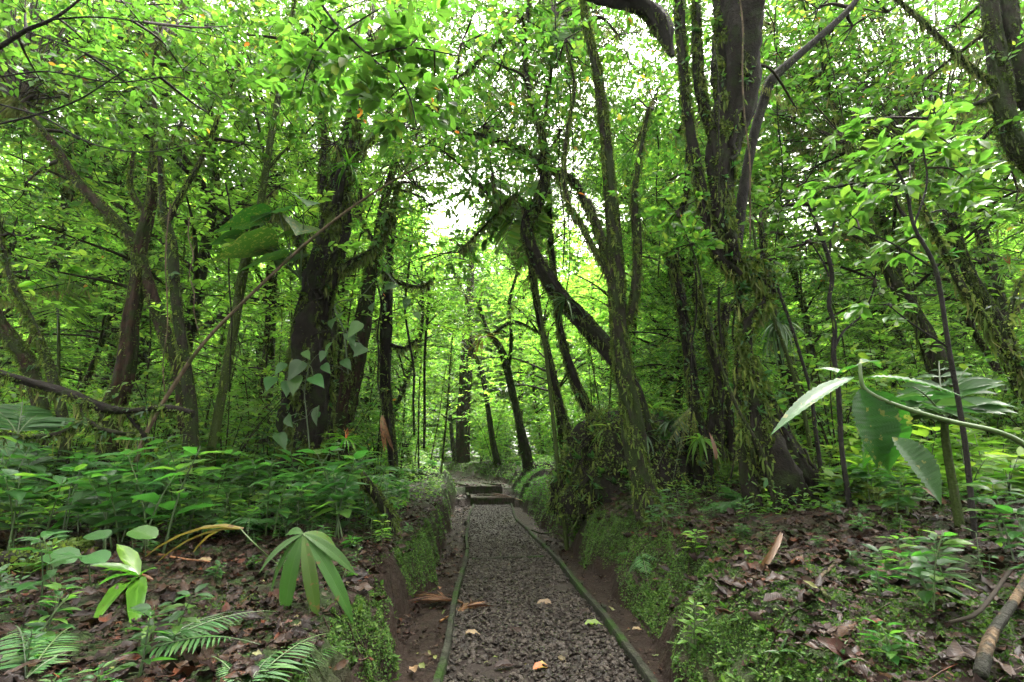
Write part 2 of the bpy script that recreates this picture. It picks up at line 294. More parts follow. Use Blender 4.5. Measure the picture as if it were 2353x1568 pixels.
zz = mathn(nt, 'MULTIPLY', mathn(nt, 'SUBTRACT', sx.outputs[2], .12), 5., True)
mm = mathn(nt, 'MULTIPLY', mathn(nt, 'MULTIPLY', mathn(nt, 'SUBTRACT', mathn(nt, 'ADD', n1, mathn(nt, 'MULTIPLY', n2, .5)), .68), 8., True), zz)
nt.links.new(mixc(nt, mm, soil, mossc), b.inputs['Base Color']); b.inputs['Roughness'].default_value = .75; b.inputs['Specular IOR Level'].default_value = .15
bp = nt.nodes.new('ShaderNodeBump'); bp.inputs['Strength'].default_value = .8; bp.inputs['Distance'].default_value = .05
nt.links.new(mathn(nt, 'ADD', n2, mathn(nt, 'MULTIPLY', n3, .5)), bp.inputs['Height']); nt.links.new(bp.outputs[0], b.inputs['Normal'])
tag(g.build('ground', m), kind='structure')
def slope_n(x, y):
    e = .03; hx = (height(x + e, y) - height(x - e, y)) / (2 * e); hy = (height(x, y + e) - height(x, y - e)) / (2 * e)
    return unit(np.stack([-hx, -hy, np.ones_like(hx)], -1))
# ------------------------------------------------------------ path: edges, gravel, steps
LE = np.array([Z(*p, .04)[:2] for p in [(1005, 1568), (1032, 1451), (1062, 1341), (1073, 1268), (1077, 1225), (1075, 1198), (1087, 1161)]])
RE = np.array([Z(*p, .04)[:2] for p in [(1495, 1568), (1392, 1421), (1305, 1328), (1252, 1258), (1225, 1228), (1188, 1198), (1173, 1157)]])
LE = np.vstack([[LE[0] - (LE[1] - LE[0]) * 1.4], LE]); RE = np.vstack([[RE[0] + np.array([.0, -1.9])], RE])
lex = lambda y: np.interp(y, LE[:, 1], LE[:, 0]); rex = lambda y: np.interp(y, RE[:, 1], RE[:, 0])
ys = np.linspace(.9, 13.1, 160); us = np.linspace(0, 1, 24); Y2, U2 = np.meshgrid(ys, us, indexing='ij')
X2 = lex(Y2) * (1 - U2) + rex(Y2) * U2; Z2 = .022 + fbm(X2, Y2, 7, 3) * .012
g = Geo(); i = (np.arange(159)[:, None] * 24 + np.arange(23)[None, :]).ravel(); g.add(np.stack([X2, Y2, Z2], -1).reshape(-1, 3), np.stack([i, i + 1, i + 25, i + 24], -1), rnd=.3)
M['pathsoil'] = plainmat('path bed', [(.2, (.008, .005, .004)), (.6, (.018, .012, .009)), (.9, (.03, .021, .016))], .7, .2, 60, .9, .01)
tag(g.build('path', M['pathsoil']), kind='structure')
ICO = []; ph = (1 + 5 ** .5) / 2
for a_, b_ in ((-1, ph), (1, ph), (-1, -ph), (1, -ph)): ICO.append((a_, b_, 0))
for a_, b_ in ((-1, ph), (1, ph), (-1, -ph), (1, -ph)): ICO.append((0, a_, b_))
for a_, b_ in ((ph, -1), (ph, 1), (-ph, -1), (-ph, 1)): ICO.append((a_, 0, b_))
ICO = np.array(ICO) / 1.9
ICF = np.array([(0, 11, 5), (0, 5, 1), (0, 1, 7), (0, 7, 10), (0, 10, 11), (1, 5, 9), (5, 11, 4), (11, 10, 2), (10, 7, 6), (7, 1, 8), (3, 9, 4), (3, 4, 2), (3, 2, 6), (3, 6, 8), (3, 8, 9), (4, 9, 5), (2, 4, 11), (6, 2, 10), (8, 6, 7), (9, 8, 1)])
def rocks(g, pos, size, rnd):
    N = len(pos); A = rng.normal(size=(N, 3, 3)); Qm, _ = np.linalg.qr(A)
    sc = np.stack([size * rng.uniform(.8, 1.3, N), size * rng.uniform(.6, 1., N), size * rng.uniform(.35, .7, N)], -1)
    V = ICO[None] * rng.uniform(.78, 1.15, (N, 12, 1)) * sc[:, None]; ang = rng.random(N) * 6.28; c, s = np.cos(ang), np.sin(ang)
    tl = rng.normal(0, .35, N); V = np.stack([V[..., 0], V[..., 1] , V[..., 2] + V[..., 0] * tl[:, None]], -1)
    V = np.stack([V[..., 0] * c[:, None] - V[..., 1] * s[:, None], V[..., 0] * s[:, None] + V[..., 1] * c[:, None], V[..., 2]], -1) + pos[:, None]
    g.add(V.reshape(-1, 3), None, (ICF[None] + (np.arange(N) * 12)[:, None, None]).reshape(-1, 3), np.repeat(rnd, 12))
g = Geo(); N = 30000; y = 1.6 + 11.5 * rng.random(N) ** 1.25; u = rng.random(N); x = lex(y) * (1 - u) + rex(y) * u
keep = (fbm(x, y, 1.4, 4) > -.14 - .35 * (rng.random(N))) ; x, y = x[keep], y[keep]; N = len(x)
rocks(g, np.stack([x, y, .026 + fbm(x, y, 7, 3) * .012 + rng.random(N) * .010], -1), (.007 + .015 * rng.random(N) ** 1.8) * (1 + .3 * (y > 7)), rng.random(N))
tag(g.build('gravel', M['gravel'], smooth=False), 'dark grey wet gravel covering the trail between the boards', kind='stuff')
def board(name, label, a, b, w, h, mat, z0, group=None, cat_='board', seg=6, bend=.006):
    g = Geo(); a = np.array([*a[:2], 0.]); b = np.array([*b[:2], 0.]); d = unit(b - a); n = np.array([-d[1], d[0], 0]); V = []; c_ = (a + b) / 2
    for k in range(seg + 1):
        t = k / seg; c = a * (1 - t) + b * t - c_ + n * bend * math.sin(t * 3.14 * 2 + a[0]); zt = h + rng.normal(0, .0025)
        for s, q in ((-1, 0), (-1, .85), (-.8, 1), (.8, 1), (1, .85), (1, 0)): V.append(c + n * s * w / 2 * (1 + rng.normal(0, .04)) + np.array([0, 0, q * zt]))
    Q = [(k * 6 + j, k * 6 + (j + 1) % 6, (k + 1) * 6 + (j + 1) % 6, (k + 1) * 6 + j) for k in range(seg) for j in range(6)]
    n_ = len(V); Q += [(0, 1, 4, 5), (1, 2, 3, 4), (n_ - 6, n_ - 5, n_ - 2, n_ - 1), (n_ - 5, n_ - 4, n_ - 3, n_ - 2)]
    g.add(V, Q, rnd=.5); o = g.build(name, mat, smooth=False); o.location = (c_[0], c_[1], z0); return tag(o, label, cat_, group)
GB = 'boards edging the gravel trail'
for k, (a, b, l) in enumerate([(0, 2, 'nearest board on the left edge of the gravel trail'), (2, 4, 'second mossy board along the left edge, past the brown palm frond'), (4, 6, 'third thin board on the left trail edge, middle distance'), (6, 7, 'short board on the left trail edge that ends at the first step')]):
    board('edging_board', l, LE[a], LE[a + 1] if b == a + 1 else LE[b], .042, .085, M['board'], -.01, GB, bend=.012)
for k, (a, b, l) in enumerate([(0, 2, 'nearest board on the right edge of the trail, bright moss patches'), (2, 4, 'long dark board on the right trail edge, between the moss tuft and the bare twig'), (4, 6, 'third board on the right trail edge, beyond the bare twig'), (6, 7, 'short board on the right trail edge that ends at the first step')]):
    board('edging_board', l, RE[a] + (np.array([.02, 0]) if a == 0 else 0), RE[b], .045, .085, M['board'], -.01, GB, bend=.012)
a = Z(1085, 1287, .03); b_ = Z(1252, 1281, .03); board('cross_board', 'thin weathered board laid across the gravel halfway along the trail', a, b_, .03, .05, M['board'], 0, None, 'board')
for sx_, yy in ((-1, 4.6), (-1, 7.4), (-1, 9.2), (1, 3.9), (1, 4.6), (1, 6.2)):
    xx = lex(yy) - .045 if sx_ < 0 else rex(yy) + .045
    o = board('wooden_stake', 'short wooden stake nailed outside the %s edging board, number %d from the camera' % ('left' if sx_ < 0 else 'right', 1), (xx, yy - .03), (xx, yy + .03), .035, .09, M['board'], -.02, 'stakes outside the edging boards', 'stake', 2)
    o['label'] = 'short wooden stake holding the trail edging board'
def block(name, label, x0, x1, y0, y1, z0, z1, skew=0, cat_='step'):
    g = Geo(); nxx = 10; V = []; 
    for k in range(nxx + 1):
        t = k / nxx; xx = x0 + (x1 - x0) * t; e = lambda: rng.normal(0, .006)
        for (yy, zz) in ((y0, z0), (y0 + e(), z1 - .02), (y0 + .015, z1 + e() * .6), (y1 - .01, z1 + e() * .6), (y1, z0)): V.append((xx, yy + skew * t, zz))
    Q = [(k * 5 + j, (k + 1) * 5 + j, (k + 1) * 5 + (j + 1) % 5, k * 5 + (j + 1) % 5) for k in range(nxx) for j in range(5)]
    n_ = len(V); Q += [(0, 1, 2, 3), (n_ - 5, n_ - 4, n_ - 3, n_ - 2)]; g.add(V, Q, [(0, 3, 4), (n_ - 5, n_ - 2, n_ - 1)], rnd=.5)
    c = np.array([(x0 + x1) / 2, y0, z0]); unbase([g], c); o = g.build(name, M['concrete'], smooth=False); o.location = c; return tag(o, label, cat_)
block('trail_step', 'lower concrete step across the end of the gravel, mossy corners', -1.07, .07, 13.06, 13.2, -.08, .215)
block('trail_step', 'upper concrete step behind the lower one, shifted left', -1.36, -.28, 14.75, 14.9, .1, .425)
block('step_block', 'small low concrete block between the two steps', -.98, -.42, 14.1, 14.3, .1, .235, cat_='block')
board('side_kerb', 'slanted kerb at the left end of the lower step', (-1.12, 13.2), (-1.28, 14.3), .08, .08, M['concrete'], .19, None, 'kerb')
board('side_kerb', 'long kerb running back to the left from the upper step', (-1.33, 14.9), (-1.95, 17.0), .09, .05, M['concrete'], .4, None, 'kerb')
board('back_kerb', 'thin kerb line behind the upper step on the right', (-.35, 15.1), (-1.2, 17.0), .06, .05, M['concrete'], .41, None, 'kerb')
# ------------------------------------------------------------ litter, moss, ground cover (stuff)
def on_terrain(x, y, up=0.): return np.stack([x, y, height(x, y) + up], -1)
def region_pts(n, x0, x1, y0, y1, p=1.): 
    return rng.uniform(x0, x1, n), y0 + (y1 - y0) * rng.random(n) ** p
g = Geo()
def litter(n, x0, x1, y0, y1, s0, s1, p=1., tm=T_CURL, inpath=False, rr=None, cl=-.3):
    x, y = region_pts(n, x0, x1, y0, y1, p); k = fbm(x, y, 1.4, 3) > cl - .3 * rng.random(n)
    on = (x > lex(y) + .02) & (x < rex(y) - .02) & (y < 13); k &= (on if inpath else ~on); x, y = x[k], y[k]; n = len(x)
    N_ = slope_n(x, y); flat = N_[:, 2] > (.55 + .2 * rng.random(n)); x, y, N_ = x[flat], y[flat], N_[flat]; n = len(x)
    a = rng.random(n) * 6.28; d = np.stack([np.cos(a), np.sin(a), rng.normal(0, .22, n)], -1)
    nn = N_ + rng.normal(0, .3, (n, 3)); L = s0 + (s1 - s0) * rng.random(n) ** 2.6
    P_ = on_terrain(x, y, .004 + .016 * rng.random(n)); W_ = L * rng.uniform(.25, .62, n); h_ = n // 2
    for sl, tt in ((slice(0, h_), tm), (slice(h_, n), T_CUP)): leaves(g, P_[sl], d[sl], nn[sl], L[sl], W_[sl], tt, rng.random(len(L[sl])))
litter(17000, -4.8, -.7, 1.0, 6.5, .025, .12, .9); litter(17000, 1.0, 5.4, 1.0, 7, .025, .12, .9)
litter(1700, -1.2, -.4, 1.6, 13, .03, .09, cl=-.05); litter(1700, .4, 1.2, 1.6, 13, .03, .09, cl=-.05)
litter(7000, -10, -1, 6, 16, .07, .14); litter(7000, .4, 10, 6, 18, .07, .14); litter(3000, -4, 1, 13, 22, .06, .12)
litter(30000, -4.8, -.7, 1.0, 6.5, .008, .035, .9); litter(30000, 1.0, 5.4, 1.0, 7, .008, .035, .9); litter(5000, -1.2, -.4, 1.6, 13, .008, .03, cl=-.4); litter(5000, .4, 1.2, 1.6, 13, .008, .03, cl=-.4)
for q in range(900):
    x = random.choice((random.uniform(-4.5, -.95), random.uniform(1.2, 5))); y = random.uniform(1.2, 6); a = random.random() * 6.28; L = random.uniform(.06, .35); dx, dy = math.cos(a) * L, math.sin(a) * L
    p_ = on_terrain(np.array([x, x + dx / 2 + rng.normal(0, .01), x + dx]), np.array([y, y + dy / 2, y + dy]), .012); tube(g, p_, [random.uniform(.0015, .004), .001], 3, per=2)
tag(g.build('leaf_litter', M['dead']), 'wet brown leaf litter covering both banks', kind='stuff')
g = Geo(); litter(2600, -.8, .95, 1.6, 13, .015, .045, 1.1, T_CURL, True, cl=-.5); litter(700, -1.1, 1.2, 1.8, 13, .02, .06, 1, T_CURL, False, cl=-.5); litter(500, -5, 5, 1.5, 6, .03, .06)
tag(g.build('fallen_leaves', M['pathleaf']), 'small yellow and green fallen leaves strewn over the trail', kind='stuff')
g = Geo(); litter(3600, -.8, .95, 1.6, 13, .010, .055, .9, T_CURL, True, cl=-.5); tag(g.build('trail_litter', M['dead']), 'brown wet leaves strewn over the gravel', kind='stuff')
UP_ = np.array([0, 0, 1.])
# bank moss: tiny leaflets on steep faces and patches
def mossy(g, n, x0, x1, y0, y1, s0, s1, cond, p=1., tm=T_LO, out=.7):
    x, y = region_pts(n, x0, x1, y0, y1, p); N_ = slope_n(x, y); k = cond(x, y, N_) ; x, y, N_ = x[k], y[k], N_[k]; n = len(x)
    d = N_ * out + rng.normal(0, .55, (n, 3)) + np.array([0, 0, -.15]); L = rng.uniform(s0, s1, n)
    leaves(g, on_terrain(x, y, -.004), d, N_ + np.array([0, 0, .5]) + rng.normal(0, .3, (n, 3)), L, L * .75, tm)
g = Geo()
steep = lambda x, y, n: (n[:, 2] < .72) & ((x < -.5) | (x > .3)) & (fbm(x, y, 1.7, 3) + (height(x, y) - zpath(y)) * 1.1 > -.02 + .25 * rng.random(len(x)))
mossy(g, 230000, -1.4, -.6, 1.4, 6, .006, .019, steep, 1.1); mossy(g, 26000, -2.1, -.7, 6, 16, .014, .034, steep)
mossy(g, 230000, .7, 1.7, 1.4, 6.5, .006, .019, steep, 1.); mossy(g, 40000, .0, 1.4, 6.5, 17, .014, .036, steep)
patch = lambda x, y, n: (n[:, 2] > .5) & ((fbm(x, y, 1.9, 4) > .04 + .14 * rng.random(len(x))) | ((x > .9) & (x < 1.75) & (rng.random(len(x)) < .6))) & ((x < -.9) | (x > 1.0))
mossy(g, 190000, 1.0, 3.4, 1.2, 5.5, .007, .020, patch, 1.1); mossy(g, 30000, -2.6, -.8, 1.3, 5, .009, .02, patch)
mossy(g, 30000, -4.5, 1.2, 13.5, 24, .03, .09, lambda x, y, n: (n[:, 2] < .9) & ((height(x, y) - zpath(y)) > .12))
for (x0, x1, y0, y1, cnt) in ((-1.5, -.6, 1.4, 8, 700), (.7, 1.7, 1.4, 8, 900)):
    x, y = region_pts(cnt, x0, x1, y0, y1); N_ = slope_n(x, y); k = steep(x, y, N_); x, y, N_ = x[k], y[k], N_[k]
    for j in range(len(x)):
        n = random.randint(4, 8); q = np.array([x[j], y[j], float(height(x[j], y[j]))]); L = rng.uniform(.02, .055, n); leaves(g, np.repeat(q[None], n, 0), N_[j] + rng.normal(0, .6, (n, 3)), UP_ + rng.normal(0, .3, (n, 3)), L, L * .45, T_MID)
tag(g.build('bank_moss', M['bankmoss']), 'green moss and liverwort growing on the trail banks', kind='stuff')
# ------------------------------------------------------------ foliage helpers
UP = np.array([0, 0, 1.])
def rdir(h=0., s=1.):
    a = random.random() * 6.283; return unit(np.array([math.cos(a) * s, math.sin(a) * s, h]))
def twig(gl, gb, p, d, ln, nl, ls, tm=T_MID, r=.004, droop=.25, asp=.48, flat=.55, sides=3):
    n = 5; t = np.linspace(0, 1, n); w = rng.normal(0, .08, 3)
    pts = p + np.outer(t, d) * ln + np.outer(t * t, [0, 0, -droop * ln]) + np.outer(np.sin(t * 3), w) * ln
    if gb is not None: tube(gb, pts, [r, r * .35], sides, per=0)
    tt = np.linspace(.15, 1, nl); q = np.stack([np.interp(tt, t, pts[:, k]) for k in range(3)], -1)
    side = unit(np.cross(d, UP) + 1e-4); sg = np.where(np.arange(nl) % 2, 1, -1)[:, None]
    dd = side * sg * (1.1 - tt[:, None] * .6) + d * (.35 + tt[:, None] * .7) + rng.normal(0, .28, (nl, 3)) + np.array([0, 0, -.18])
    L = ls * rng.uniform(.6, 1.15, nl); leaves(gl, q, dd, np.array([0, 0, 1.]) + rng.normal(0, flat, (nl, 3)), L, L * asp * rng.uniform(.8, 1.15, nl), tm)
def blob(gl, gb, c, r, ntw, nl, ls, src=None, tm=T_MID, tl=None, asp=.48, up=.1, r0=.012, flatz=.6):
    c = np.asarray(c, float); tl = tl or r * .55
    if src is not None:
        s = np.asarray(src, float); mid = (s + c) / 2 + rng.normal(0, .08, 3) * np.linalg.norm(c - s) + np.array([0, 0, .08 * np.linalg.norm(c - s)])
        tube(gb, [s, mid, c], [r0 * 1.5, r0 * .6], 5, .1, per=5)
    for k in range(ntw):
        v = rng.normal(size=3); v = v / np.linalg.norm(v) * r * random.random() ** .4; v[2] *= flatz
        if k % 3 == 0: tube(gb, [c, c + v * .55 + rng.normal(0, .05, 3) * r, c + v], [r0 * .55, r0 * .2], 3, per=3)
        d = unit(v * 1. + rng.normal(0, r * .5, 3) + np.array([0, 0, up * r])); twig(gl, gb, c + v, d, tl * random.uniform(.6, 1.2), nl, ls, tm, r0 * .2, asp=asp)
def mossify(g, p, t, rad, dens=70, ls=(.015, .04), bias=None):
    dens = dens * 1.7; ls = (ls[0] * .7, ls[1] * .75)
    seg = np.linalg.norm(np.diff(p, axis=0), axis=1); n = int(dens * 2.2 * seg.sum())
    if n < 1: return
    u = rng.random(n) * (len(p) - 1); i = u.astype(int); f = (u - i)[:, None]; q = p[i] * (1 - f) + p[i + 1] * f; tt = t[i]; rr = rad[i] * .92
    o = rng.normal(size=(n, 3)); o = unit(o - tt * (o * tt).sum(1, keepdims=True))
    if bias is not None: o = unit(o + np.asarray(bias) * .8)
    kk = vnoise(q[:, 2] * 5 + o[:, 0] * 1.5, q[:, 0] * 4 + o[:, 1] * 2.5) + .25 * vnoise(q[:, 2] * 17, q[:, 0] * 13 + o[:, 1] * 4) > -.12 + .2 * rng.random(n); q, o, rr, tt = q[kk], o[kk], rr[kk], tt[kk]; n = len(q)
    L = rng.uniform(ls[0], ls[1], n) * np.where(rng.random(n) < .12, 2., 1.); leaves(g, q + o * rr[:, None], o * .8 + rng.normal(0, .5, (n, 3)) + np.array([0, 0, -.35]), o + rng.normal(0, .4, (n, 3)), L, L * .55, T_LO)
    m = n // 9; k = rng.integers(0, n, m); Ls = rng.uniform(1.2, 4.5, m) * ls[1]; leaves(g, (q + o * rr[:, None])[k], np.array([0, 0, -1.]) + o[k] * .25 + rng.normal(0, .2, (m, 3)), o[k], Ls, Ls * .12 + .003, T_NARROW)
def hangmoss(g, p, t, rad, dens=12, ln=(.04, .2)):
    seg = np.linalg.norm(np.diff(p, axis=0), axis=1); n = int(dens * seg.sum())
    if n < 1: return
    u = rng.random(n) * (len(p) - 1); u = (np.floor(u * 3) + rng.random(n) * .35) / 3 ; i = np.minimum(u.astype(int), len(p) - 2); f = (u - i)[:, None]; q = p[i] * (1 - f) + p[i + 1] * f
    q = q + rng.normal(0, .02, (n, 3)) - np.array([0, 0, 1.]) * rad[i][:, None] * .5; L = ln[0] + (ln[1] - ln[0]) * rng.random(n) ** 2.2
    d = np.array([0, 0, -1.]) + rng.normal(0, .16, (n, 3)); leaves(g, q, d, rng.normal(size=(n, 3)), L, .006 + .02 * rng.random(n) , T_NARROW)
    m = n * 3; k = rng.integers(0, n, m); s = rng.random(m); L2 = rng.uniform(.012, .03, m)
    leaves(g, q[k] + unit(d[k]) * (L[k] * s)[:, None], rng.normal(size=(m, 3)) + np.array([0, 0, -.5]), rng.normal(size=(m, 3)), L2, L2 * .5, T_LO)
# ------------------------------------------------------------ traced trees
ALLTREES = []
def tree(label, Y, limbs, blobs=(), mat='barkm', moss=60, hang=0, name='mossy_tree', cat_='tree', leaf='canopy', ls=.10, group=None, ground=True, tm=T_MID, ntw=16, nl=9, rough=.18, ms=(.015, .04), roots=0):
    """limbs: list of lists (px, py, width_px[, Y]); the first limb is the trunk"""
    gm, gh, gl, gb, ge = Geo(), Geo(), Geo(), Geo(), Geo(); built = []; allp = []
    for k, lb in enumerate(limbs):
        pts, rad = [], []
        for q in lb:
            yy = q[3] if len(q) > 3 else Y; p = P(q[0], q[1], yy); pts.append(p); rad.append(q[2] * .5 * (yy / ray(q[0], q[1])[1]) / F)
        if k == 0 and ground:
            zb = float(height(pts[0][0], pts[0][1])) - .08
            if pts[0][2] > zb: pts.insert(0, np.array([pts[0][0] * 1.0 + (pts[0][0] - pts[1][0]) * .3, pts[0][1], zb])); rad.insert(0, rad[0] * 1.25)
        rad = [q_ * .82 for q_ in rad]; gg = Geo(); big_ = max(rad) > .09; p, t, r_ = tube(gg, pts, rad, 30 if big_ else 14 if max(rad) > .04 else 8, rough, per=12 if big_ else 6, ridges=big_); built.append(gg); allp.append((p, t, r_))
        if roots and max(rad) > .05:
            for q_ in range(int(roots * (1 if k == 0 else .35))):
                a0 = random.random() * 6.28; i0 = random.randrange(0, max(1, len(p) - 8)); i1 = min(len(p) - 1, i0 + random.randint(6, max(7, len(p) // 2))); ii = np.arange(i0, i1, 2)
                if len(ii) < 3: continue
                rf_ = np.array([1., 0, 0]); N_ = unit(np.cross(t[ii], rf_) + 1e-5); B_ = np.cross(t[ii], N_); aa = a0 + np.cumsum(rng.normal(0, .28, len(ii))); rr_ = r_[ii] * random.uniform(.9, 1.12) + .004
                rp = p[ii] + (np.cos(aa)[:, None] * N_ + np.sin(aa)[:, None] * B_) * rr_[:, None]; wr = random.uniform(.006, .022) * (1.6 if max(rad) > .15 else 1)
                pr, tr_, ra_ = tube(gg, rp, [wr, wr * .6], 6, .25, per=4); mossify(gm, pr, tr_, ra_, 25, ms)
        if moss > 250:
            ne = int((min(roots, 20) * 4 + 8) * (1 if k == 0 else .25)); ii = rng.integers(0, int(len(p) * .85), ne); oo = rng.normal(size=(ne, 3)) + np.array([0, -.5, 0]); oo = unit(oo - t[ii] * (oo * t[ii]).sum(1, keepdims=True))
            for q_ in range(ne):
                m_ = random.randint(3, 8); L_ = random.uniform(.035, .09) * rng.uniform(.7, 1.2, m_); b0_ = p[ii[q_]] + oo[q_] * r_[ii[q_]] + rng.normal(0, .012, (m_, 3)); leaves(ge, b0_, oo[q_] * .6 + rng.normal(0, .5, (m_, 3)) - np.array([0, 0, .25]), oo[q_] + np.array([0, 0, .8]) + rng.normal(0, .3, (m_, 3)), L_, L_ * random.choice((.25, .45, .5)), T_MID)
        if moss: mossify(gm, p, t, r_, moss * (.35 + max(rad) * 14), ms)
        if hang: hangmoss(gh, p, t, r_, hang)
    for bl in blobs:
        px, py, yy, r = bl[:4]; c = P(px, py, yy); cand = np.vstack([a[0][len(a[0]) // 3:] for a in allp]); s = cand[np.argmin(((cand - c) ** 2).sum(1) + 2 * np.clip(cand[:, 2] - c[2], 0, 9))]
        f = bl[4] if len(bl) > 4 else 1; n0 = gb.n
        blob(gl, gb, c, r, int(ntw * f), nl, ls, s, tm, r0=(.014 + r * .008) if yy > 4 else .006)
        if hang: 
            d_ = np.linalg.norm(c - s); k_ = np.linspace(0, 1, 8)[:, None]; pp = s * (1 - k_) + c * k_; hangmoss(gh, pp, np.repeat((c - s)[None], 8, 0), np.full(8, .02), hang * .7)
    ALLTREES.append(dict(name=name, label=label, cat_=cat_, group=group, allp=allp, built=built, gm=gm, gh=gh, ge=ge, gl=gl, gb=gb, mat=mat, leaf=leaf, ls=ls, tm=tm, hang=hang))
def finish_trees():
    for T in ALLTREES:
        base = T['allp'][0][0][0].copy(); unbase([T['ge'], T['gm'], T['gh'], T['gl'], T['gb']] + T['built'], base)
        o = thing(T['name'], T['label'], T['cat_'], base, T['group'])
        for k, gg in enumerate(T['built']): gg.build('trunk' if k == 0 and T['cat_'] != 'branch' else 'limb', M[T['mat']], o)
        for key, nm, mt in (('ge', 'climbing_leaves', 'herb'), ('gm', 'moss', 'moss'), ('gh', 'hanging_moss', 'hang'), ('gb', 'branches', 'twig'), ('gl', 'crown', T['leaf'])):
            if T[key].n: T[key].build(nm, M[mt], o)
def fill_canopy(x0, x1, y0, y1, step, Yr, r, ntw, nl, ls, gaps, kinds=None, prob=1., tm=T_LO):
    T_ = [T for T in ALLTREES if T['cat_'] == 'tree' and (kinds is None or T['leaf'] in kinds)]
    top = []
    for T in T_:
        pp = np.vstack([a[0][len(a[0]) // 2:] for a in T['allp']]); top.append(pp)
    for px in np.arange(x0, x1, step):
        for py in np.arange(y0, y1, step):
            if random.random() > prob: continue
            ax, ay = px + random.uniform(-.5, .5) * step, py + random.uniform(-.5, .5) * step
            if any(((ax - gx_) / a) ** 2 + ((ay - gy_) / b_) ** 2 < 1 for gx_, gy_, a, b_ in gaps): continue
            Y = random.uniform(*Yr); c = P(ax, ay, Y)
            if c[2] < height(c[0], c[1]) + .5: continue
            dd = [np.min(((pp - c) ** 2 * np.array([1, 1, .6])).sum(1)) for pp in top]; k = int(np.argmin(dd)); s_ = top[k][np.argmin(((top[k] - c) ** 2).sum(1))]
            blob(T_[k]['gl'], T_[k]['gb'], c, r * random.uniform(.7, 1.25), ntw, nl, ls * random.uniform(.8, 1.2), s_, tm, r0=.0075, asp=.5)
            if T_[k]['hang'] and random.random() < .7:
                k_ = np.linspace(0, 1, 8)[:, None]; hangmoss(T_[k]['gh'], s_ * (1 - k_) + c * k_, np.repeat((c - s_)[None], 8, 0), np.full(8, .02), 26, (.05, .3)); mossify(T_[k]['gm'], s_ * (1 - k_) + c * k_, np.repeat(unit(c - s_)[None], 8, 0), np.full(8, .008), 60, (.012, .03))
tree('reddish mossy tree with twin stems meeting in a fork, left forest', 6, [
 [(240, 1120, 62), (258, 960, 52), (285, 860, 48), (300, 740, 42), (318, 640, 36), (322, 570, 34), (345, 470, 28), (355, 380, 24), (358, 300, 20), (350, 200, 14), (365, 90, 9)],
 [(430, 1000, 40), (412, 850, 36), (390, 790, 36), (362, 720, 32), (340, 650, 28), (326, 590, 26)],
 [(318, 580, 30), (290, 530, 28), (250, 490, 28), (180, 420, 22), (130, 340, 17), (90, 290, 12), (40, 230, 8)],
 [(340, 500, 18), (300, 430, 12), (310, 330, 8)], [(352, 400, 16), (390, 330, 9), (430, 260, 6)]],
 [(350, 180, 6.2, .9), (200, 330, 6.5, .9), (90, 210, 6, .9), (470, 200, 6.5, .9), (60, 420, 6.5, .8), (300, 80, 6.5, 1), (480, 60, 7, 1), (150, 90, 7, 1)], 'barkr', 260, 26, leaf='canopy', ls=.12)
tree('mossy forked tree just right of the reddish twin tree', 5.8, [
 [(440, 980, 34), (425, 830, 30), (413, 760, 28), (400, 650, 26), (395, 560, 24), (378, 500, 20), (370, 420, 16), (365, 340, 12), (340, 250, 8)],
 [(385, 510, 16), (415, 450, 16), (445, 400, 14), (480, 330, 12), (505, 260, 9), (530, 200, 7), (560, 120, 4)]],
 [(520, 160, 5.8, .7), (560, 330, 6, .7), (450, 330, 6, .6), (330, 260, 5.8, .7)], 'barkm', 260, 20, ls=.12)
tree('slender grey green tree leaning right beside the brown leaning pole', 6.2, [
 [(500, 960, 26), (530, 800, 25), (547, 700, 24), (566, 590, 23), (590, 510, 21), (606, 430, 19), (622, 320, 17), (642, 210, 14), (656, 110, 11), (676, 10, 9), (690, -60, 7)],
 [(606, 400, 9), (650, 350, 7), (700, 310, 5)], [(660, 100, 8), (720, 60, 6), (790, 20, 4)]],
 [(720, 40, 6, .7), (560, 80, 6.2, .7), (640, 150, 6.5, .6), (700, 200, 6.5, .6)], 'barkg', 160, 0, name='slender_tree')
tree('long bare brown pole leaning diagonally against the big mossy trunk', 5.6, [
 [(330, 1010, 12), (410, 870, 11), (480, 775, 10), (600, 655, 9), (700, 563, 9), (800, 483, 7), (900, 418, 6), (985, 372, 4)]], [], 'liana', 0, name='leaning_pole', cat_='dead pole', rough=.06)
tree('big shaggy moss covered tree with heart leaved climber, left of the trail', 6.8, [
 [(700, 1090, 150), (705, 1000, 125), (708, 900, 112), (712, 800, 100), (722, 720, 88), (745, 620, 80), (768, 520, 70), (778, 430, 62), (800, 350, 50), (815, 270, 36), (830, 190, 24), (850, 90, 14)],
 [(750, 480, 30), (742, 400, 20), (748, 330, 16), (733, 240, 12), (720, 150, 7)], [(775, 620, 26), (820, 598, 20), (868, 565, 17), (900, 490, 13), (915, 420, 8)],
 [(700, 640, 22), (690, 560, 14), (650, 500, 10), (560, 470, 7)], [(800, 380, 20), (850, 320, 12), (900, 250, 8)],
 [(672, 1080, 30), (665, 960, 26), (672, 850, 24), (690, 760, 18)], [(755, 1080, 40), (752, 960, 32), (755, 850, 28), (765, 740, 22)]],
 [(820, 240, 6.8, 1), (930, 300, 7, .9), (720, 140, 6.5, .9), (880, 120, 7, 1.1), (960, 430, 7, .6), (770, 330, 6.2, .7), (640, 430, 7, .6)], 'barkd', 640, 130, leaf='small', ls=.05, ntw=42, nl=13, rough=.3, ms=(.02, .06), roots=26)
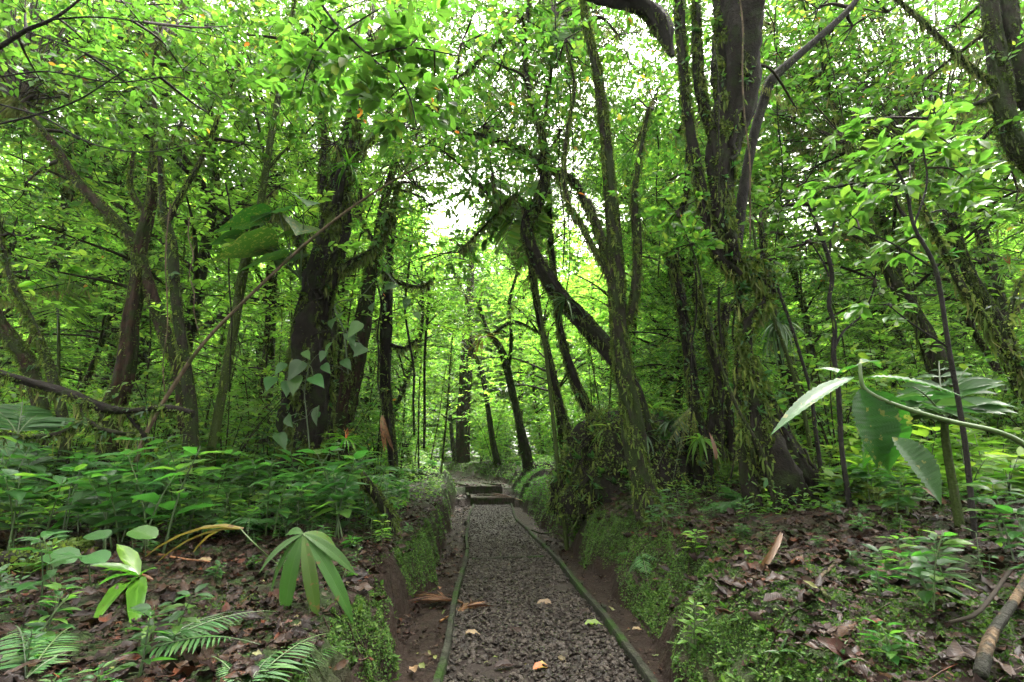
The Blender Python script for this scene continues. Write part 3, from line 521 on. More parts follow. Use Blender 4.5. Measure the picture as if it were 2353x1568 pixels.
tree('leaning mossy trunk close behind the big shaggy tree', 8.3, [
 [(782, 1060, 60), (792, 960, 50), (806, 880, 46), (828, 770, 44), (850, 640, 40), (868, 570, 32), (880, 480, 22), (905, 380, 14)], [(860, 600, 18), (900, 640, 12), (960, 660, 8), (1000, 640, 4)]],
 [(900, 380, 8.5, 1), (990, 470, 9, .8), (960, 560, 9, .5)], 'barkr', 320, 60, leaf='small', ls=.06, ntw=30, nl=12, rough=.28)
tree('dark tangled trunk draped in hanging moss, right of the leaning trunk', 8.8, [
 [(905, 1080, 26), (893, 950, 24), (885, 830, 26), (888, 700, 28), (893, 600, 26), (905, 500, 14)], [(890, 790, 12), (930, 800, 10), (960, 780, 7)], [(890, 640, 14), (860, 560, 10), (830, 500, 6)]],
 [(930, 480, 9, .7)], 'barkd', 300, 160, leaf='small', ls=.06, ntw=30, rough=.3)
tree('thin bare mossy tree leaning left, nearest the right side of the steps', 19, [
 [(1148, 1085, 19), (1132, 1010, 16), (1116, 900, 14), (1104, 845, 13), (1086, 800, 11), (1078, 750, 9), (1075, 690, 7)], [(1086, 805, 7), (1050, 780, 5), (1000, 740, 4)]],
 [(1060, 640, 18, 1.6)], 'barkm', 200, 20, leaf='small', ls=.08, ntw=30, name='slender_tree')
tree('mossy tree leaning left behind the thin bare one, past the steps', 15, [
 [(1217, 1085, 30), (1200, 1005, 26), (1182, 920, 22), (1166, 850, 19), (1150, 800, 16), (1120, 760, 13), (1100, 700, 10)], [(1168, 850, 12), (1175, 780, 10), (1170, 700, 9), (1190, 620, 6)], [(1130, 770, 10), (1180, 740, 9), (1240, 765, 6)]],
 [(1170, 620, 15, 1.4), (1110, 660, 15, 1.2), (1230, 700, 15, .9)], 'barkm', 260, 60, leaf='small', ls=.08, ntw=34)
tree('straight dark trunk wrapped in ferns and moss beyond the steps', 24, [
 [(1062, 1070, 44), (1066, 960, 38), (1070, 880, 36), (1075, 780, 30), (1080, 680, 22), (1085, 560, 14)]], [(1080, 560, 24, 2.4), (1010, 600, 24, 2.2)], 'barkr', 260, 70, leaf='small', ls=.10, ntw=40)
tree('slim mossy stem curving up from the root mound', 8.4, [
 [(1312, 1020, 26), (1295, 960, 22), (1280, 900, 18), (1262, 820, 16), (1240, 740, 14), (1226, 660, 12), (1216, 600, 10), (1205, 520, 7)]], [(1180, 470, 8.4, .7)], 'barkd', 330, 40, leaf='small', ls=.07, name='slender_tree', ntw=20)
tree('tall thin stem rising off the top of the root mound', 7, [
 [(1365, 975, 34), (1345, 930, 30), (1322, 880, 26), (1300, 810, 22), (1284, 740, 19), (1275, 650, 17), (1266, 560, 15), (1262, 480, 13), (1258, 400, 11), (1250, 300, 9), (1265, 180, 7), (1275, 40, 5)]], [(1255, 200, 7, .7), (1290, 60, 7, .8)], 'barkd', 330, 36, name='slender_tree')
tree('thick dark trunk bowing left across the view above the trail', 6.3, [
 [(1480, 990, 46), (1450, 880, 44), (1405, 815, 46), (1345, 745, 46), (1292, 690, 42), (1252, 632, 40), (1220, 565, 38), (1212, 515, 32), (1238, 462, 30), (1250, 410, 26), (1245, 375, 24)],
 [(1245, 385, 26), (1215, 355, 22), (1175, 335, 16), (1120, 315, 11), (1050, 300, 7)],
 [(1248, 385, 18), (1248, 320, 16), (1228, 260, 14), (1212, 180, 13), (1205, 100, 12), (1217, 0, 10), (1225, -60, 8)],
 [(1245, 385, 20), (1290, 400, 19), (1325, 425, 18), (1350, 480, 20), (1375, 540, 22), (1400, 610, 24), (1415, 660, 20)],
 [(1205, 90, 10), (1150, 95, 12), (1090, 150, 9), (1020, 210, 6), (960, 300, 4)],
 [(1215, 520, 14), (1190, 450, 8), (1150, 480, 8), (1095, 540, 7), (1055, 580, 6)]],
 [(1110, 290, 6, .8), (1000, 240, 5.6, .8), (1150, 150, 5.6, .9), (1060, 100, 5.6, .9), (1200, 40, 6, .8), (1020, 350, 6, .6), (1130, 400, 5.6, .5), (1290, 300, 6.2, .6)], 'barkd', 380, 70, ls=.13, leaf='canopy', ntw=20, ms=(.015, .045), rough=.25, roots=8)
tree('central mossy tree splitting into several upright stems above the bank', 5.3, [
 [(1492, 1170, 82), (1478, 1110, 64), (1463, 1040, 56), (1450, 950, 54), (1432, 850, 52), (1422, 750, 48), (1418, 650, 46), (1410, 550, 40), (1404, 450, 36), (1394, 350, 33), (1384, 250, 30), (1370, 150, 26), (1346, 50, 20), (1338, -40, 15)],
 [(1440, 740, 26), (1458, 680, 28), (1465, 600, 26), (1462, 520, 24), (1458, 450, 18), (1470, 360, 12), (1490, 250, 9)],
 [(1412, 670, 22), (1388, 610, 18), (1360, 565, 17), (1335, 515, 16), (1310, 480, 15), (1298, 430, 14), (1296, 370, 12), (1305, 290, 10), (1320, 200, 8), (1300, 100, 6)],
 [(1415, 660, 24), (1396, 590, 22), (1372, 520, 22), (1350, 460, 18)]],
 [(1300, 90, 5.3, .7), (1420, 80, 5.6, .7), (1500, 230, 6, .6), (1330, -20, 5.4, .8), (1460, 330, 6, .45)], 'barkm', 620, 60, ls=.11, ms=(.012, .035), rough=.14)
tree('gnarled dark mossy stem between the central tree and the huge trunk', 6.3, [
 [(1612, 1060, 46), (1600, 960, 34), (1590, 880, 28), (1580, 790, 27), (1566, 700, 26), (1552, 630, 28), (1545, 580, 30), (1562, 530, 20), (1578, 440, 16), (1585, 300, 12)], [(1640, 1050, 50), (1645, 940, 36), (1640, 840, 30), (1625, 740, 26), (1600, 660, 20)], [(1680, 1060, 30), (1672, 930, 24), (1660, 820, 20), (1668, 700, 22)]],
 [(1560, 300, 6.6, .7), (1530, 420, 6.6, .5)], 'barkd', 520, 110, rough=.3, roots=14)
tree('huge moss bearded tree with contorted trunk and flared roots', 4.9, [
 [(1800, 1170, 165), (1785, 1110, 125), (1762, 1020, 88), (1740, 930, 50), (1722, 860, 38), (1708, 790, 34), (1722, 735, 32), (1756, 700, 30), (1762, 660, 30), (1725, 628, 34), (1686, 600, 40), (1672, 550, 48), (1660, 490, 56), (1660, 400, 66), (1675, 300, 84), (1688, 200, 102), (1695, 100, 122), (1700, 0, 140), (1702, -80, 140)],
 [(1672, 600, 20), (1700, 650, 18), (1695, 700, 16), (1720, 745, 16), (1700, 800, 16), (1690, 880, 14), (1705, 960, 16), (1700, 1060, 18)], [(1745, 690, 14), (1775, 660, 14), (1770, 620, 12), (1740, 600, 12), (1700, 590, 14)],
 [(1700, 635, 34), (1650, 585, 34), (1626, 510, 32), (1610, 430, 30), (1592, 340, 28), (1576, 230, 27), (1566, 110, 26), (1560, 0, 26), (1558, -60, 26)],
 [(1655, 520, 34), (1652, 420, 36), (1640, 320, 34), (1612, 220, 28), (1600, 100, 22), (1600, -20, 20)],
 [(1735, 820, 16), (1758, 900, 28), (1800, 1000, 50), (1850, 1090, 60), (1900, 1160, 70)],
 [(1712, 800, 12), (1706, 870, 16), (1714, 960, 26), (1722, 1080, 44), (1735, 1170, 60)]],
 [(1600, 40, 5, .5), (1780, 60, 5.2, .7), (1830, 250, 5.6, .6)], 'barkd', 480, 120, rough=.34, ms=(.015, .05), name='huge_tree', roots=20)
tree('smooth dark limb bending right from behind the huge trunk', 5.3, [
 [(1690, 600, 30), (1698, 520, 27), (1708, 440, 27), (1728, 330, 26), (1752, 240, 26), (1772, 185, 28), (1820, 140, 22), (1880, 88, 19), (1945, 28, 17), (1990, -30, 15)]],
 [(1960, 60, 5.5, .7), (1880, 20, 5.5, .7), (2040, 30, 6, .8)], 'barks', 30, 0, ground=False, name='tree_limb', cat_='tree limb', rough=.06, ls=.1)
tree('broken black burl of a limb hanging in from the top edge', 4.3, [
 [(1330, -30, 40), (1390, -8, 44), (1445, 8, 44), (1490, 22, 48), (1520, 62, 50), (1535, 105, 26), (1545, 130, 10)]], [(1450, -20, 4.4, .3)], 'barks', 200, 20, ground=False, name='tree_limb', cat_='tree limb', rough=.3)
tree('dark leaning trunk behind the flared roots, bromeliad on it', 6.6, [
 [(1880, 1060, 60), (1852, 990, 46), (1826, 900, 38), (1796, 810, 34), (1778, 740, 30), (1760, 640, 20), (1750, 520, 12)]], [(1760, 480, 7, .7), (1830, 560, 7, .6)], 'barkd', 300, 30)
tree('twisting thin sapling with dark wet stem, right of the flared roots', 4.4, [
 [(1935, 1040, 13), (1930, 960, 13), (1925, 880, 13), (1916, 820, 12), (1918, 750, 12), (1905, 700, 12), (1912, 640, 11), (1903, 590, 11), (1882, 530, 10), (1860, 470, 8), (1850, 400, 5)],
 [(1916, 800, 8), (1940, 760, 6), (1985, 720, 6), (2010, 660, 4)], [(1910, 650, 7), (1890, 600, 5), (1865, 560, 3)], [(1905, 590, 7), (1915, 520, 6), (1935, 450, 4)]],
 [(1850, 420, 4.4, .4), (1940, 430, 4.4, .35), (2010, 640, 4.4, .3), (1850, 560, 4.5, .3), (1790, 480, 4.5, .3)], 'barks', 20, 0, name='sapling', leaf='whorl', ls=.09, ntw=14, nl=7, rough=.06)
tree('thin straight pole of a tree leaning left across the bromeliad', 5.6, [
 [(1850, 960, 11), (1822, 860, 10), (1795, 780, 9), (1762, 690, 9), (1742, 600, 8), (1725, 480, 6), (1715, 380, 5)]], [(1720, 420, 5.8, .4)], 'barkg', 30, 0, name='slender_tree')
tree('thin dark stem leaning left, nearest the twisting sapling', 5.2, [
 [(1875, 1000, 10), (1862, 900, 10), (1840, 820, 9), (1815, 740, 8), (1790, 670, 7), (1770, 600, 5)]], [(1770, 590, 5.4, .4)], 'barks', 20, 0, name='slender_tree', leaf='whorl')
tree('thin mossy stick leaning left in front of the huge tree', 4.6, [
 [(1755, 1050, 10), (1700, 950, 9), (1670, 880, 9), (1645, 800, 8), (1620, 700, 7), (1600, 600, 5), (1560, 500, 3)]], [(1590, 560, 4.6, .22), (1560, 480, 4.6, .22)], 'barkm', 60, 0, name='slender_tree', rough=.1)
tree('mossy trunk leaning left in the bright right hand forest', 6.8, [
 [(2215, 1060, 46), (2190, 960, 40), (2165, 850, 38), (2115, 745, 34), (2058, 655, 30), (2022, 580, 26), (1992, 500, 20), (1962, 430, 15), (1950, 330, 9)], [(2120, 760, 20), (2080, 690, 16), (2065, 600, 12), (2080, 500, 8)], [(2020, 580, 12), (1950, 540, 9), (1860, 560, 5)]],
 [(1950, 330, 7, .9), (2060, 420, 7, .8), (1880, 380, 7.2, .7), (2100, 530, 7, .5), (1990, 200, 7.5, 1)], 'barkm', 320, 50, ls=.1)
tree('mossy stem running diagonally to the right frame edge', 3.6, [
 [(2400, 1010, 34), (2362, 900, 30), (2332, 840, 28), (2288, 775, 24), (2240, 705, 20), (2200, 640, 18), (2160, 560, 15), (2122, 480, 13), (2090, 410, 9)], [(2340, 850, 16), (2320, 740, 12), (2340, 660, 9), (2380, 600, 7)]],
 [(2090, 380, 3.7, .35), (2180, 500, 3.8, .3)], 'barkm', 300, 30, leaf='whorl')
tree('stout mossy trunk leaning left, deep in the far right', 7.6, [
 [(2390, 960, 54), (2340, 860, 48), (2290, 745, 42), (2232, 655, 38), (2205, 580, 32), (2180, 480, 24), (2150, 380, 14)]], [(2190, 330, 7.6, 1), (2280, 480, 8, .8), (2100, 250, 8, 1)], 'barkm', 300, 60)
tree('thick mossy trunk in the top right corner', 4.6, [
 [(2420, 420, 60), (2340, 340, 50), (2310, 270, 46), (2302, 190, 42), (2285, 100, 36), (2270, 0, 32), (2262, -60, 30)], [(2400, 260, 60), (2350, 190, 52), (2330, 100, 46), (2312, 0, 42), (2305, -60, 40)], [(2310, 200, 20), (2270, 185, 16), (2210, 135, 13), (2130, 60, 12), (2050, -10, 10)], [(2300, 215, 18), (2240, 240, 12), (2170, 260, 8), (2080, 300, 5)]],
 [(2200, 60, 5, .7), (2250, 330, 5, .6), (2130, 180, 5.4, .6), (2340, 440, 5, .5)], 'barkm', 420, 70, ground=False, ls=.11)
tree('slim mossy stem pair at the left frame edge', 5.6, [
 [(150, 1000, 26), (122, 870, 22), (95, 790, 19), (58, 710, 16), (25, 640, 13), (5, 560, 10), (-10, 460, 8)], [(100, 800, 13), (75, 740, 11), (25, 640, 9), (15, 590, 7)]],
 [(30, 540, 5.6, .6), (-20, 420, 5.6, .7)], 'barkm', 300, 20, leaf='small', ls=.07)
tree('stubby mossy trunk poking in from the left edge', 6.4, [[(110, 1020, 40), (70, 850, 38), (35, 790, 34), (0, 745, 32), (-40, 690, 30)]], [(60, 640, 7, .7)], 'barkr', 300, 20)
# fallen / horizontal branches
tree('long mossy fallen branch lying across the left undergrowth', 4.4, [
 [(-40, 845, 20), (20, 865, 23), (90, 885, 24), (160, 908, 27), (230, 935, 26), (300, 945, 20), (380, 938, 22), (445, 952, 20)], [(290, 945, 14), (330, 1000, 12), (360, 1060, 12)]], [], 'barkd', 420, 30, ground=False, name='fallen_branch', cat_='branch')
tree('thin curved mossy branch below the long fallen one', 4.2, [
 [(5, 995, 13), (60, 1004, 13), (120, 1000, 14), (165, 985, 15), (195, 965, 13), (230, 985, 13), (280, 996, 12), (310, 996, 8)], [(195, 968, 9), (185, 935, 7), (200, 915, 4)]], [], 'barkm', 420, 30, ground=False, name='fallen_branch', cat_='branch')
tree('short mossy leaning stub on the left bank beside the trail', 4.6, [[(900, 1195, 30), (878, 1160, 28), (852, 1120, 26), (830, 1090, 22)]], [], 'barkd', 900, 40, name='mossy_stub', cat_='stump')
# overhanging foreground branches
tree('dark bare foreground bough crossing the top left corner', 2.3, [
 [(-60, 140, 15), (0, 108, 13), (60, 70, 11), (120, 45, 8), (170, 10, 6), (200, -20, 5)], [(60, 72, 5), (140, 100, 4), (260, 150, 4), (400, 215, 3)], [(0, 240, 5), (100, 270, 5), (210, 330, 4), (330, 350, 3), (450, 330, 2)], [(-20, 180, 5), (110, 165, 4), (260, 190, 3.5), (420, 180, 3), (560, 260, 2)], [(-20, 290, 5), (80, 265, 5), (180, 230, 4), (290, 160, 3)], [(120, 45, 5), (230, 40, 4), (380, 60, 3), (520, 90, 2)]],
 [(60, 30, 2.4, .22), (200, 100, 2.6, .25), (330, 60, 2.6, .28), (300, 200, 2.6, .25), (420, 160, 2.7, .28), (90, 180, 2.6, .22), (480, 260, 2.8, .2), (520, 60, 2.8, .25), (200, 10, 2.5, .25), (400, 10, 2.8, .25)], 'barks', 0, 0, ground=False, name='overhanging_branch', cat_='branch', leaf='canopy', ls=.055, ntw=10, nl=6, rough=.05)
tree('leafy branch of broad leaves hanging in from the top centre left', 3.4, [
 [(700, -60, 9), (760, 40, 8), (850, 130, 6), (930, 200, 5), (960, 300, 3)], [(850, 130, 5), (940, 110, 4), (1060, 130, 3)], [(780, 60, 5), (720, 130, 4), (690, 220, 3)]],
 [(830, 130, 3.4, .3), (900, 220, 3.5, .3), (960, 90, 3.5, .3), (740, 60, 3.5, .3), (1000, 200, 3.8, .25), (700, 180, 3.8, .25), (880, 20, 3.6, .35)], 'barks', 0, 8, ground=False, name='overhanging_branch', cat_='branch', leaf='canopy', ls=.15, ntw=15, nl=7, tm=T_HI, rough=.05)
tree('leafy whorled sapling with pale leaves on the middle right', 2.9, [
 [(2240, 1230, 14), (2215, 1000, 13), (2180, 800, 12), (2150, 620, 11), (2100, 520, 9), (2080, 430, 7), (2040, 350, 5)], [(2150, 620, 6), (2050, 560, 4), (1960, 520, 3)], [(2100, 520, 6), (2130, 420, 5), (2120, 320, 4), (2140, 250, 3)], [(2180, 800, 6), (2090, 740, 5), (2040, 700, 3)], [(2080, 430, 4), (1990, 420, 3), (1900, 430, 2)]],
 [(2040, 340, 2.9, .14), (2120, 300, 2.9, .15), (1960, 500, 3, .14), (2150, 260, 2.9, .12), (2050, 440, 3, .13), (1900, 430, 3.1, .12), (2030, 700, 3, .14), (2180, 330, 3, .13), (2230, 420, 3.1, .15), (1960, 300, 3.2, .13), (2060, 570, 3.1, .12)], 'barks', 0, 0, name='sapling', leaf='whorl', ls=.105, ntw=7, nl=6, tm=T_HI, rough=.05, ground=True)
#PART2
GAPS = [(215, 265, 120, 60), (60, 335, 60, 40), (1130, 450, 55, 40), (850, 270, 35, 40), (1370, 345, 45, 70), (2010, 100, 75, 55), (2325, 262, 50, 45), (2000, 690, 80, 35), (1020, 975, 20, 30), (2220, 515, 60, 35), (1985, 240, 90, 60), (1035, 700, 26, 16), (150, 320, 60, 40), (830, 400, 30, 30)]
fill_canopy(-80, 900, -60, 380, 120, (4.8, 8), .62, 24, 9, .11, GAPS, ('canopy', 'small'), .85, T_MID)
fill_canopy(-80, 900, 380, 800, 150, (8.5, 11), .8, 28, 11, .09, GAPS, ('canopy', 'small'), .6)
fill_canopy(700, 1350, -60, 800, 110, (8.8, 11.5), .8, 42, 12, .065, GAPS, ('small',), .8)
fill_canopy(900, 1600, -60, 620, 130, (5.4, 7.5), .6, 20, 9, .10, GAPS, ('canopy',), .8, T_MID)
fill_canopy(1500, 2430, -60, 450, 115, (5.5, 9), .75, 26, 9, .11, GAPS, ('canopy',), .85, T_MID)
fill_canopy(1500, 2430, 450, 860, 140, (7.5, 11), .8, 26, 9, .11, GAPS, ('canopy',), .6, T_MID)
fill_canopy(-100, 2450, -120, 420, 150, (9, 14), 1.3, 46, 12, .10, GAPS, None, .95)
fill_canopy(700, 2450, -160, 300, 130, (10, 15), 1.3, 50, 12, .09, GAPS, None, .95)
fill_canopy(950, 2000, -200, 420, 100, (9, 15), 1.2, 46, 12, .10, GAPS[5:6], None, 1.)
fill_canopy(1150, 1800, 60, 560, 105, (9, 14), 1.0, 46, 12, .09, GAPS[5:6], None, 1.)
fill_canopy(-100, 1000, -160, 250, 130, (9, 14), 1.2, 46, 12, .10, GAPS[:4], None, .8)
fill_canopy(-100, 2450, -200, 430, 112, (8.5, 13.5), 1.15, 50, 13, .095, GAPS, None, 1.)
fill_canopy(-100, 2450, -200, 330, 140, (11, 16), 1.5, 56, 14, .12, GAPS, None, .75)
finish_trees()
# ------------------------------------------------------------ root mound
c = np.array([1.66, 6.95, .45]); g = Geo(); n_, m_ = 60, 34; th = np.linspace(0, 2 * math.pi, n_, endpoint=False); fi = np.linspace(0, math.pi / 2, m_)
TH, FI = np.meshgrid(th, fi); rx, ry, rz = 1.05, .85, 1.25
nzz = 1 + .22 * fbm(TH * 1.6 + 5, FI * 2, 1.5, 4) * np.cos(FI * .8) + .1 * np.sin(TH * 9 + FI * 2) * np.cos(FI) ; sq = np.cos(FI) ** .55
V = np.stack([sq * np.cos(TH) * rx * nzz, sq * np.sin(TH) * ry * nzz, np.sin(FI) ** 1.1 * rz * (.92 + .15 * nzz)], -1).reshape(-1, 3)
i, j = np.meshgrid(np.arange(m_ - 1), np.arange(n_), indexing='ij'); i = i.ravel(); j = j.ravel()
g.add(V, np.stack([i * n_ + j, i * n_ + (j + 1) % n_, (i + 1) * n_ + (j + 1) % n_, (i + 1) * n_ + j], -1), rnd=.5)
o = thing('root_mound', 'tall dark mound of roots and soil draped in moss behind the central tree', 'root mound', c); g.build('mound', M['barkd'], o)
gr, gm = Geo(), Geo()
for k in range(40):
    a = random.random() * 6.28; pts = []
    for q in np.linspace(0, 1, 6):
        f = 1.35 * (1 - q) ; a2 = a + .35 * math.sin(q * 5 + k); s_ = math.cos(min(f, 1.5)) ** .55 * 1.03
        pts.append((s_ * math.cos(a2) * rx, s_ * math.sin(a2) * ry, max(math.sin(f), 0) ** 1.1 * rz * 1.04 - .05))
    p, t, r_ = tube(gr, pts, [random.uniform(.012, .035), .012], 6, .25); mossify(gm, p, t, r_, 40, (.015, .045)); hangmoss(gm, p, t, r_, 9, (.05, .25))

u_ = rng.random(26000) * 6.283; f_ = rng.random(26000) * 1.5; i_ = (f_ / (math.pi / 2) * (m_ - 1)).astype(int); j_ = (u_ / 6.2832 * n_).astype(int) % n_; q_ = V[i_ * n_ + j_] + rng.normal(0, .03, (26000, 3)); kk = fbm(u_ * 2, f_ * 3, 1.3, 3) > -.1; q_ = q_[kk]; o_ = unit(q_); L_ = rng.uniform(.015, .06, len(q_))
leaves(gm, q_, o_ * .5 + rng.normal(0, .4, o_.shape) - np.array([0, 0, .6]), o_ + rng.normal(0, .4, o_.shape), L_, L_ * .5, T_LO)
gr.build('roots', M['barkd'], o); gm.build('moss', M['moss'], o); MOUND = (c, rx, ry, rz)
# ------------------------------------------------------------ plant makers (at the origin, then copied)
def copy_tree(o, loc, rz, sc, label=None, tilt=(0, 0)):
    r_ = o.copy(); COL.objects.link(r_); r_.location = loc; r_.rotation_euler = (tilt[0], tilt[1], rz); r_.scale = (sc,) * 3
    if label: r_['label'] = label
    for ch in o.children:
        c_ = ch.copy(); COL.objects.link(c_); c_.parent = r_
    return r_
def place(protos, spots, sc=(.8, 1.25), labels=None, tl=.1):
    used = set(); 
    for k, (x, y) in enumerate(spots):
        j = random.randrange(len(protos)); z = float(height(x, y)) - .01; s = random.uniform(*sc); rz = random.random() * 6.28
        t2 = (random.gauss(0, tl), random.gauss(0, tl))
        if j not in used:
            used.add(j); o = protos[j]; o.location = (x, y, z); o.rotation_euler = (t2[0], t2[1], rz); o.scale = (s,) * 3
        else: copy_tree(protos[j], (x, y, z), rz, s, None, t2)
    for j in range(len(protos)):
        if j not in used:
            for ch in list(protos[j].children): bpy.data.objects.remove(ch)
            bpy.data.objects.remove(protos[j])
def herb(k, h=.42, ls=.13, mat='herb', label='', group='', tm=T_MID, name='herb_plant', stems=3, cat_='plant', whorl=False, asp=.42, sm='stem'):
    gl, gs = Geo(), Geo()
    for s in range(stems):
        a = random.random() * 6.28; hh = h * random.uniform(.6, 1.15); ox, oy = rng.normal(0, .05 * h / .4, 2); lean = random.uniform(.05, .4)
        pts = [(ox, oy, 0), (ox + math.cos(a) * lean * hh * .4, oy + math.sin(a) * lean * hh * .4, hh * .55), (ox + math.cos(a) * lean * hh, oy + math.sin(a) * lean * hh, hh)]
        p = cat(pts, 5); tube(gs, pts, [.0045 * h / .4 + .001, .002], 4)
        nn = max(3, int(4 + 4 * random.random()))
        for q in range(nn):
            f = .3 + .7 * q / (nn - 1); b0 = p[min(int(f * (len(p) - 1)), len(p) - 1)]; az = q * 1.57 + random.random() * .6; two = 2 if q < nn - 1 else 4
            for w in range(two):
                aa = az + w * 6.283 / two + random.gauss(0, .2); el = random.uniform(-.1, .45) if f < .95 else random.uniform(.1, .6)
                d = np.array([math.cos(aa), math.sin(aa), el]); L = ls * random.uniform(.65, 1.2) * (1 - .25 * (f > .95)); leaves(gl, [b0 + d * .012], [d], [np.array([0, 0, 1.]) + rng.normal(0, .2, 3)], L, L * asp, tm)
    o = thing(name, label, cat_, group=group); gs.build('stem', M[sm], o); gl.build('foliage', M[mat], o); return o
def frond(gl, gs, base, d, L, W_, n=20, droop=.5, asp=.22, tm=T_NARROW, up=UP, gap=0, r=.004, jit=.06):
    d = unit(np.asarray(d, float)); t = np.linspace(0, 1, 10); pts = np.asarray(base, float) + np.outer(t, d) * L + np.outer(t ** 2, -UP) * L * droop
    tube(gs, pts, [r, r * .4], 4, per=0); tt = np.linspace(.12 + gap, 1, n); q = np.stack([np.interp(tt, t, pts[:, k]) for k in range(3)], -1)
    tn = unit(np.gradient(q, axis=0)); side = unit(np.cross(tn, up)); nrm = np.cross(side, tn)
    prof = np.sin(np.clip((tt - gap) * 1.05 + .22, 0, 1) * 3.1416) ** .75 * (1 - .15 * tt) + .05; ln = W_ * prof
    for s in (-1, 1):
        leaves(gl, q, side * s + tn * (.35 + .3 * tt[:, None]) + rng.normal(0, jit, (n, 3)) - UP * .12, nrm + rng.normal(0, .12, (n, 3)), ln, np.maximum(ln * asp, .006), tm)
def fern(k, L=.5, label='', group='', mat='fern', nf=7, W_=.13, name='fern', el=(.5, 1.1)):
    gl, gs = Geo(), Geo()
    for f in range(nf):
        a = f * 6.283 / nf + random.gauss(0, .3); l = L * random.uniform(.7, 1.15); e = random.uniform(*el)
        frond(gl, gs, (0, 0, 0), (math.cos(a), math.sin(a), e), l, W_ * l / L, 22, random.uniform(.35, .8))
    o = thing(name, label, 'fern', group=group); gs.build('stems', M['stem'], o); gl.build('fronds', M[mat], o); return o
EXCL = [tuple(G(*q)[:2]) for q in ((318, 1360), (250, 1420), (205, 1360), (700, 1400), (640, 1360), (450, 1290), (450, 1500), (550, 1500), (1755, 1330), (1790, 1300), (600, 1470), (380, 1400), (1290, 1500), (2280, 1480))]
def spotsf(n, x0, x1, y0, y1, cond=None, mind=.25, p=1.):
    out = []; tries = 0
    while len(out) < n and tries < n * 60:
        tries += 1; x = random.uniform(x0, x1); y = y0 + (y1 - y0) * random.random() ** p
        bl, br = float(itab(LB, y, 2)) - .08, float(itab(RB, y, 2)) + .05
        if bl < x < br and y < 27: continue
        if cond and not cond(x, y): continue
        if any((x - a) ** 2 + (y - b_) ** 2 < .11 for a, b_ in EXCL): continue
        if any((x - a) ** 2 + (y - b_) ** 2 < mind * mind for a, b_ in out[-120:]): continue
        if abs(x) > abs(y) * 1.12 + .6: continue
        out.append((x, y))
    return out
# herbs with wet dark leaves on the left bank
H = [herb(k, random.uniform(.35, .6), random.uniform(.14, .21), label='knee high herb with glossy dark green leaves in the left undergrowth' if k < 1 else ['narrow leaved', 'broad leaved', 'tall', 'short', 'many stemmed', 'drooping'][k - 1] + ' glossy dark herb in the undergrowth left of the trail', group='glossy herbs on the left bank', tm=T_HI if k < 4 else T_MID, asp=random.uniform(.36, .5)) for k in range(7)]
leftd = lambda x, y: y > 3.4 + .55 * max(0, x + 2.6) * 1.0 and not (y < 3.9 and x > -1.9)
place(H, spotsf(120, -7, -1.3, 2.9, 7.5, leftd, .2), (.75, 1.35))
H = [herb(k, random.uniform(.3, .55), random.uniform(.14, .22), mat='bright', label=['tall', 'short', 'narrow leaved', 'wide leaved', 'many leaved', 'sparse'][k] + ' bright green herb on the right hand forest floor', group='bright herbs on the right forest floor', asp=random.uniform(.3, .42)) for k in range(6)]
place(H, spotsf(110, 2.6, 9, 3.9, 9, lambda x, y: y > 4.2 + max(0, 3.4 - x) * .8, .22), (.8, 1.5))
H = [herb(k, random.uniform(.10, .2), random.uniform(.045, .08), label=['tiny', 'upright', 'two stemmed', 'round leaved', 'flat topped', 'pale'][k] + ' seedling with a few green leaves on the leaf litter', group='small seedlings on the banks', stems=2, name='seedling', asp=.45) for k in range(6)]
place(H, spotsf(70, -3.4, -.85, 1.5, 5, None, .2) + spotsf(90, 1.1, 4.6, 1.5, 6, None, .2), (.6, 1.3))
H = [herb(k, random.uniform(.3, .6), random.uniform(.09, .14), mat='small' if k % 2 else 'bright', label='small leafy herb beside the far part of the trail', group='herbs along the far trail', asp=.4) for k in range(5)]
place(H, spotsf(70, -8, 6, 7, 20, lambda x, y: x < float(itab(LB, y, 2)) - .7 or x > float(itab(RB, y, 2)) + .5, .3), (.8, 1.6))
FN = [fern(k, random.uniform(.35, .6), 'green fern with arching feathery fronds in the undergrowth', 'ferns in the undergrowth', nf=random.randint(5, 8)) for k in range(5)]
place(FN, spotsf(34, -7, -1.6, 4.2, 9, None, .5) + spotsf(30, 1.6, 8, 4.6, 10, None, .5) + spotsf(16, -5, 4, 10, 18, None, .6), (.8, 1.5))
TF = [fern(k, 1.5, 'large fern with long arching fronds behind the shrubs', 'large ferns in the forest', nf=8, W_=.42, name='tree_fern', el=(.3, .9)) for k in range(3)]
place(TF, spotsf(12, -12, -4.2, 6, 12, None, 1.2) + spotsf(9, 4.5, 12, 8, 14, None, 1.2), (.8, 1.3))
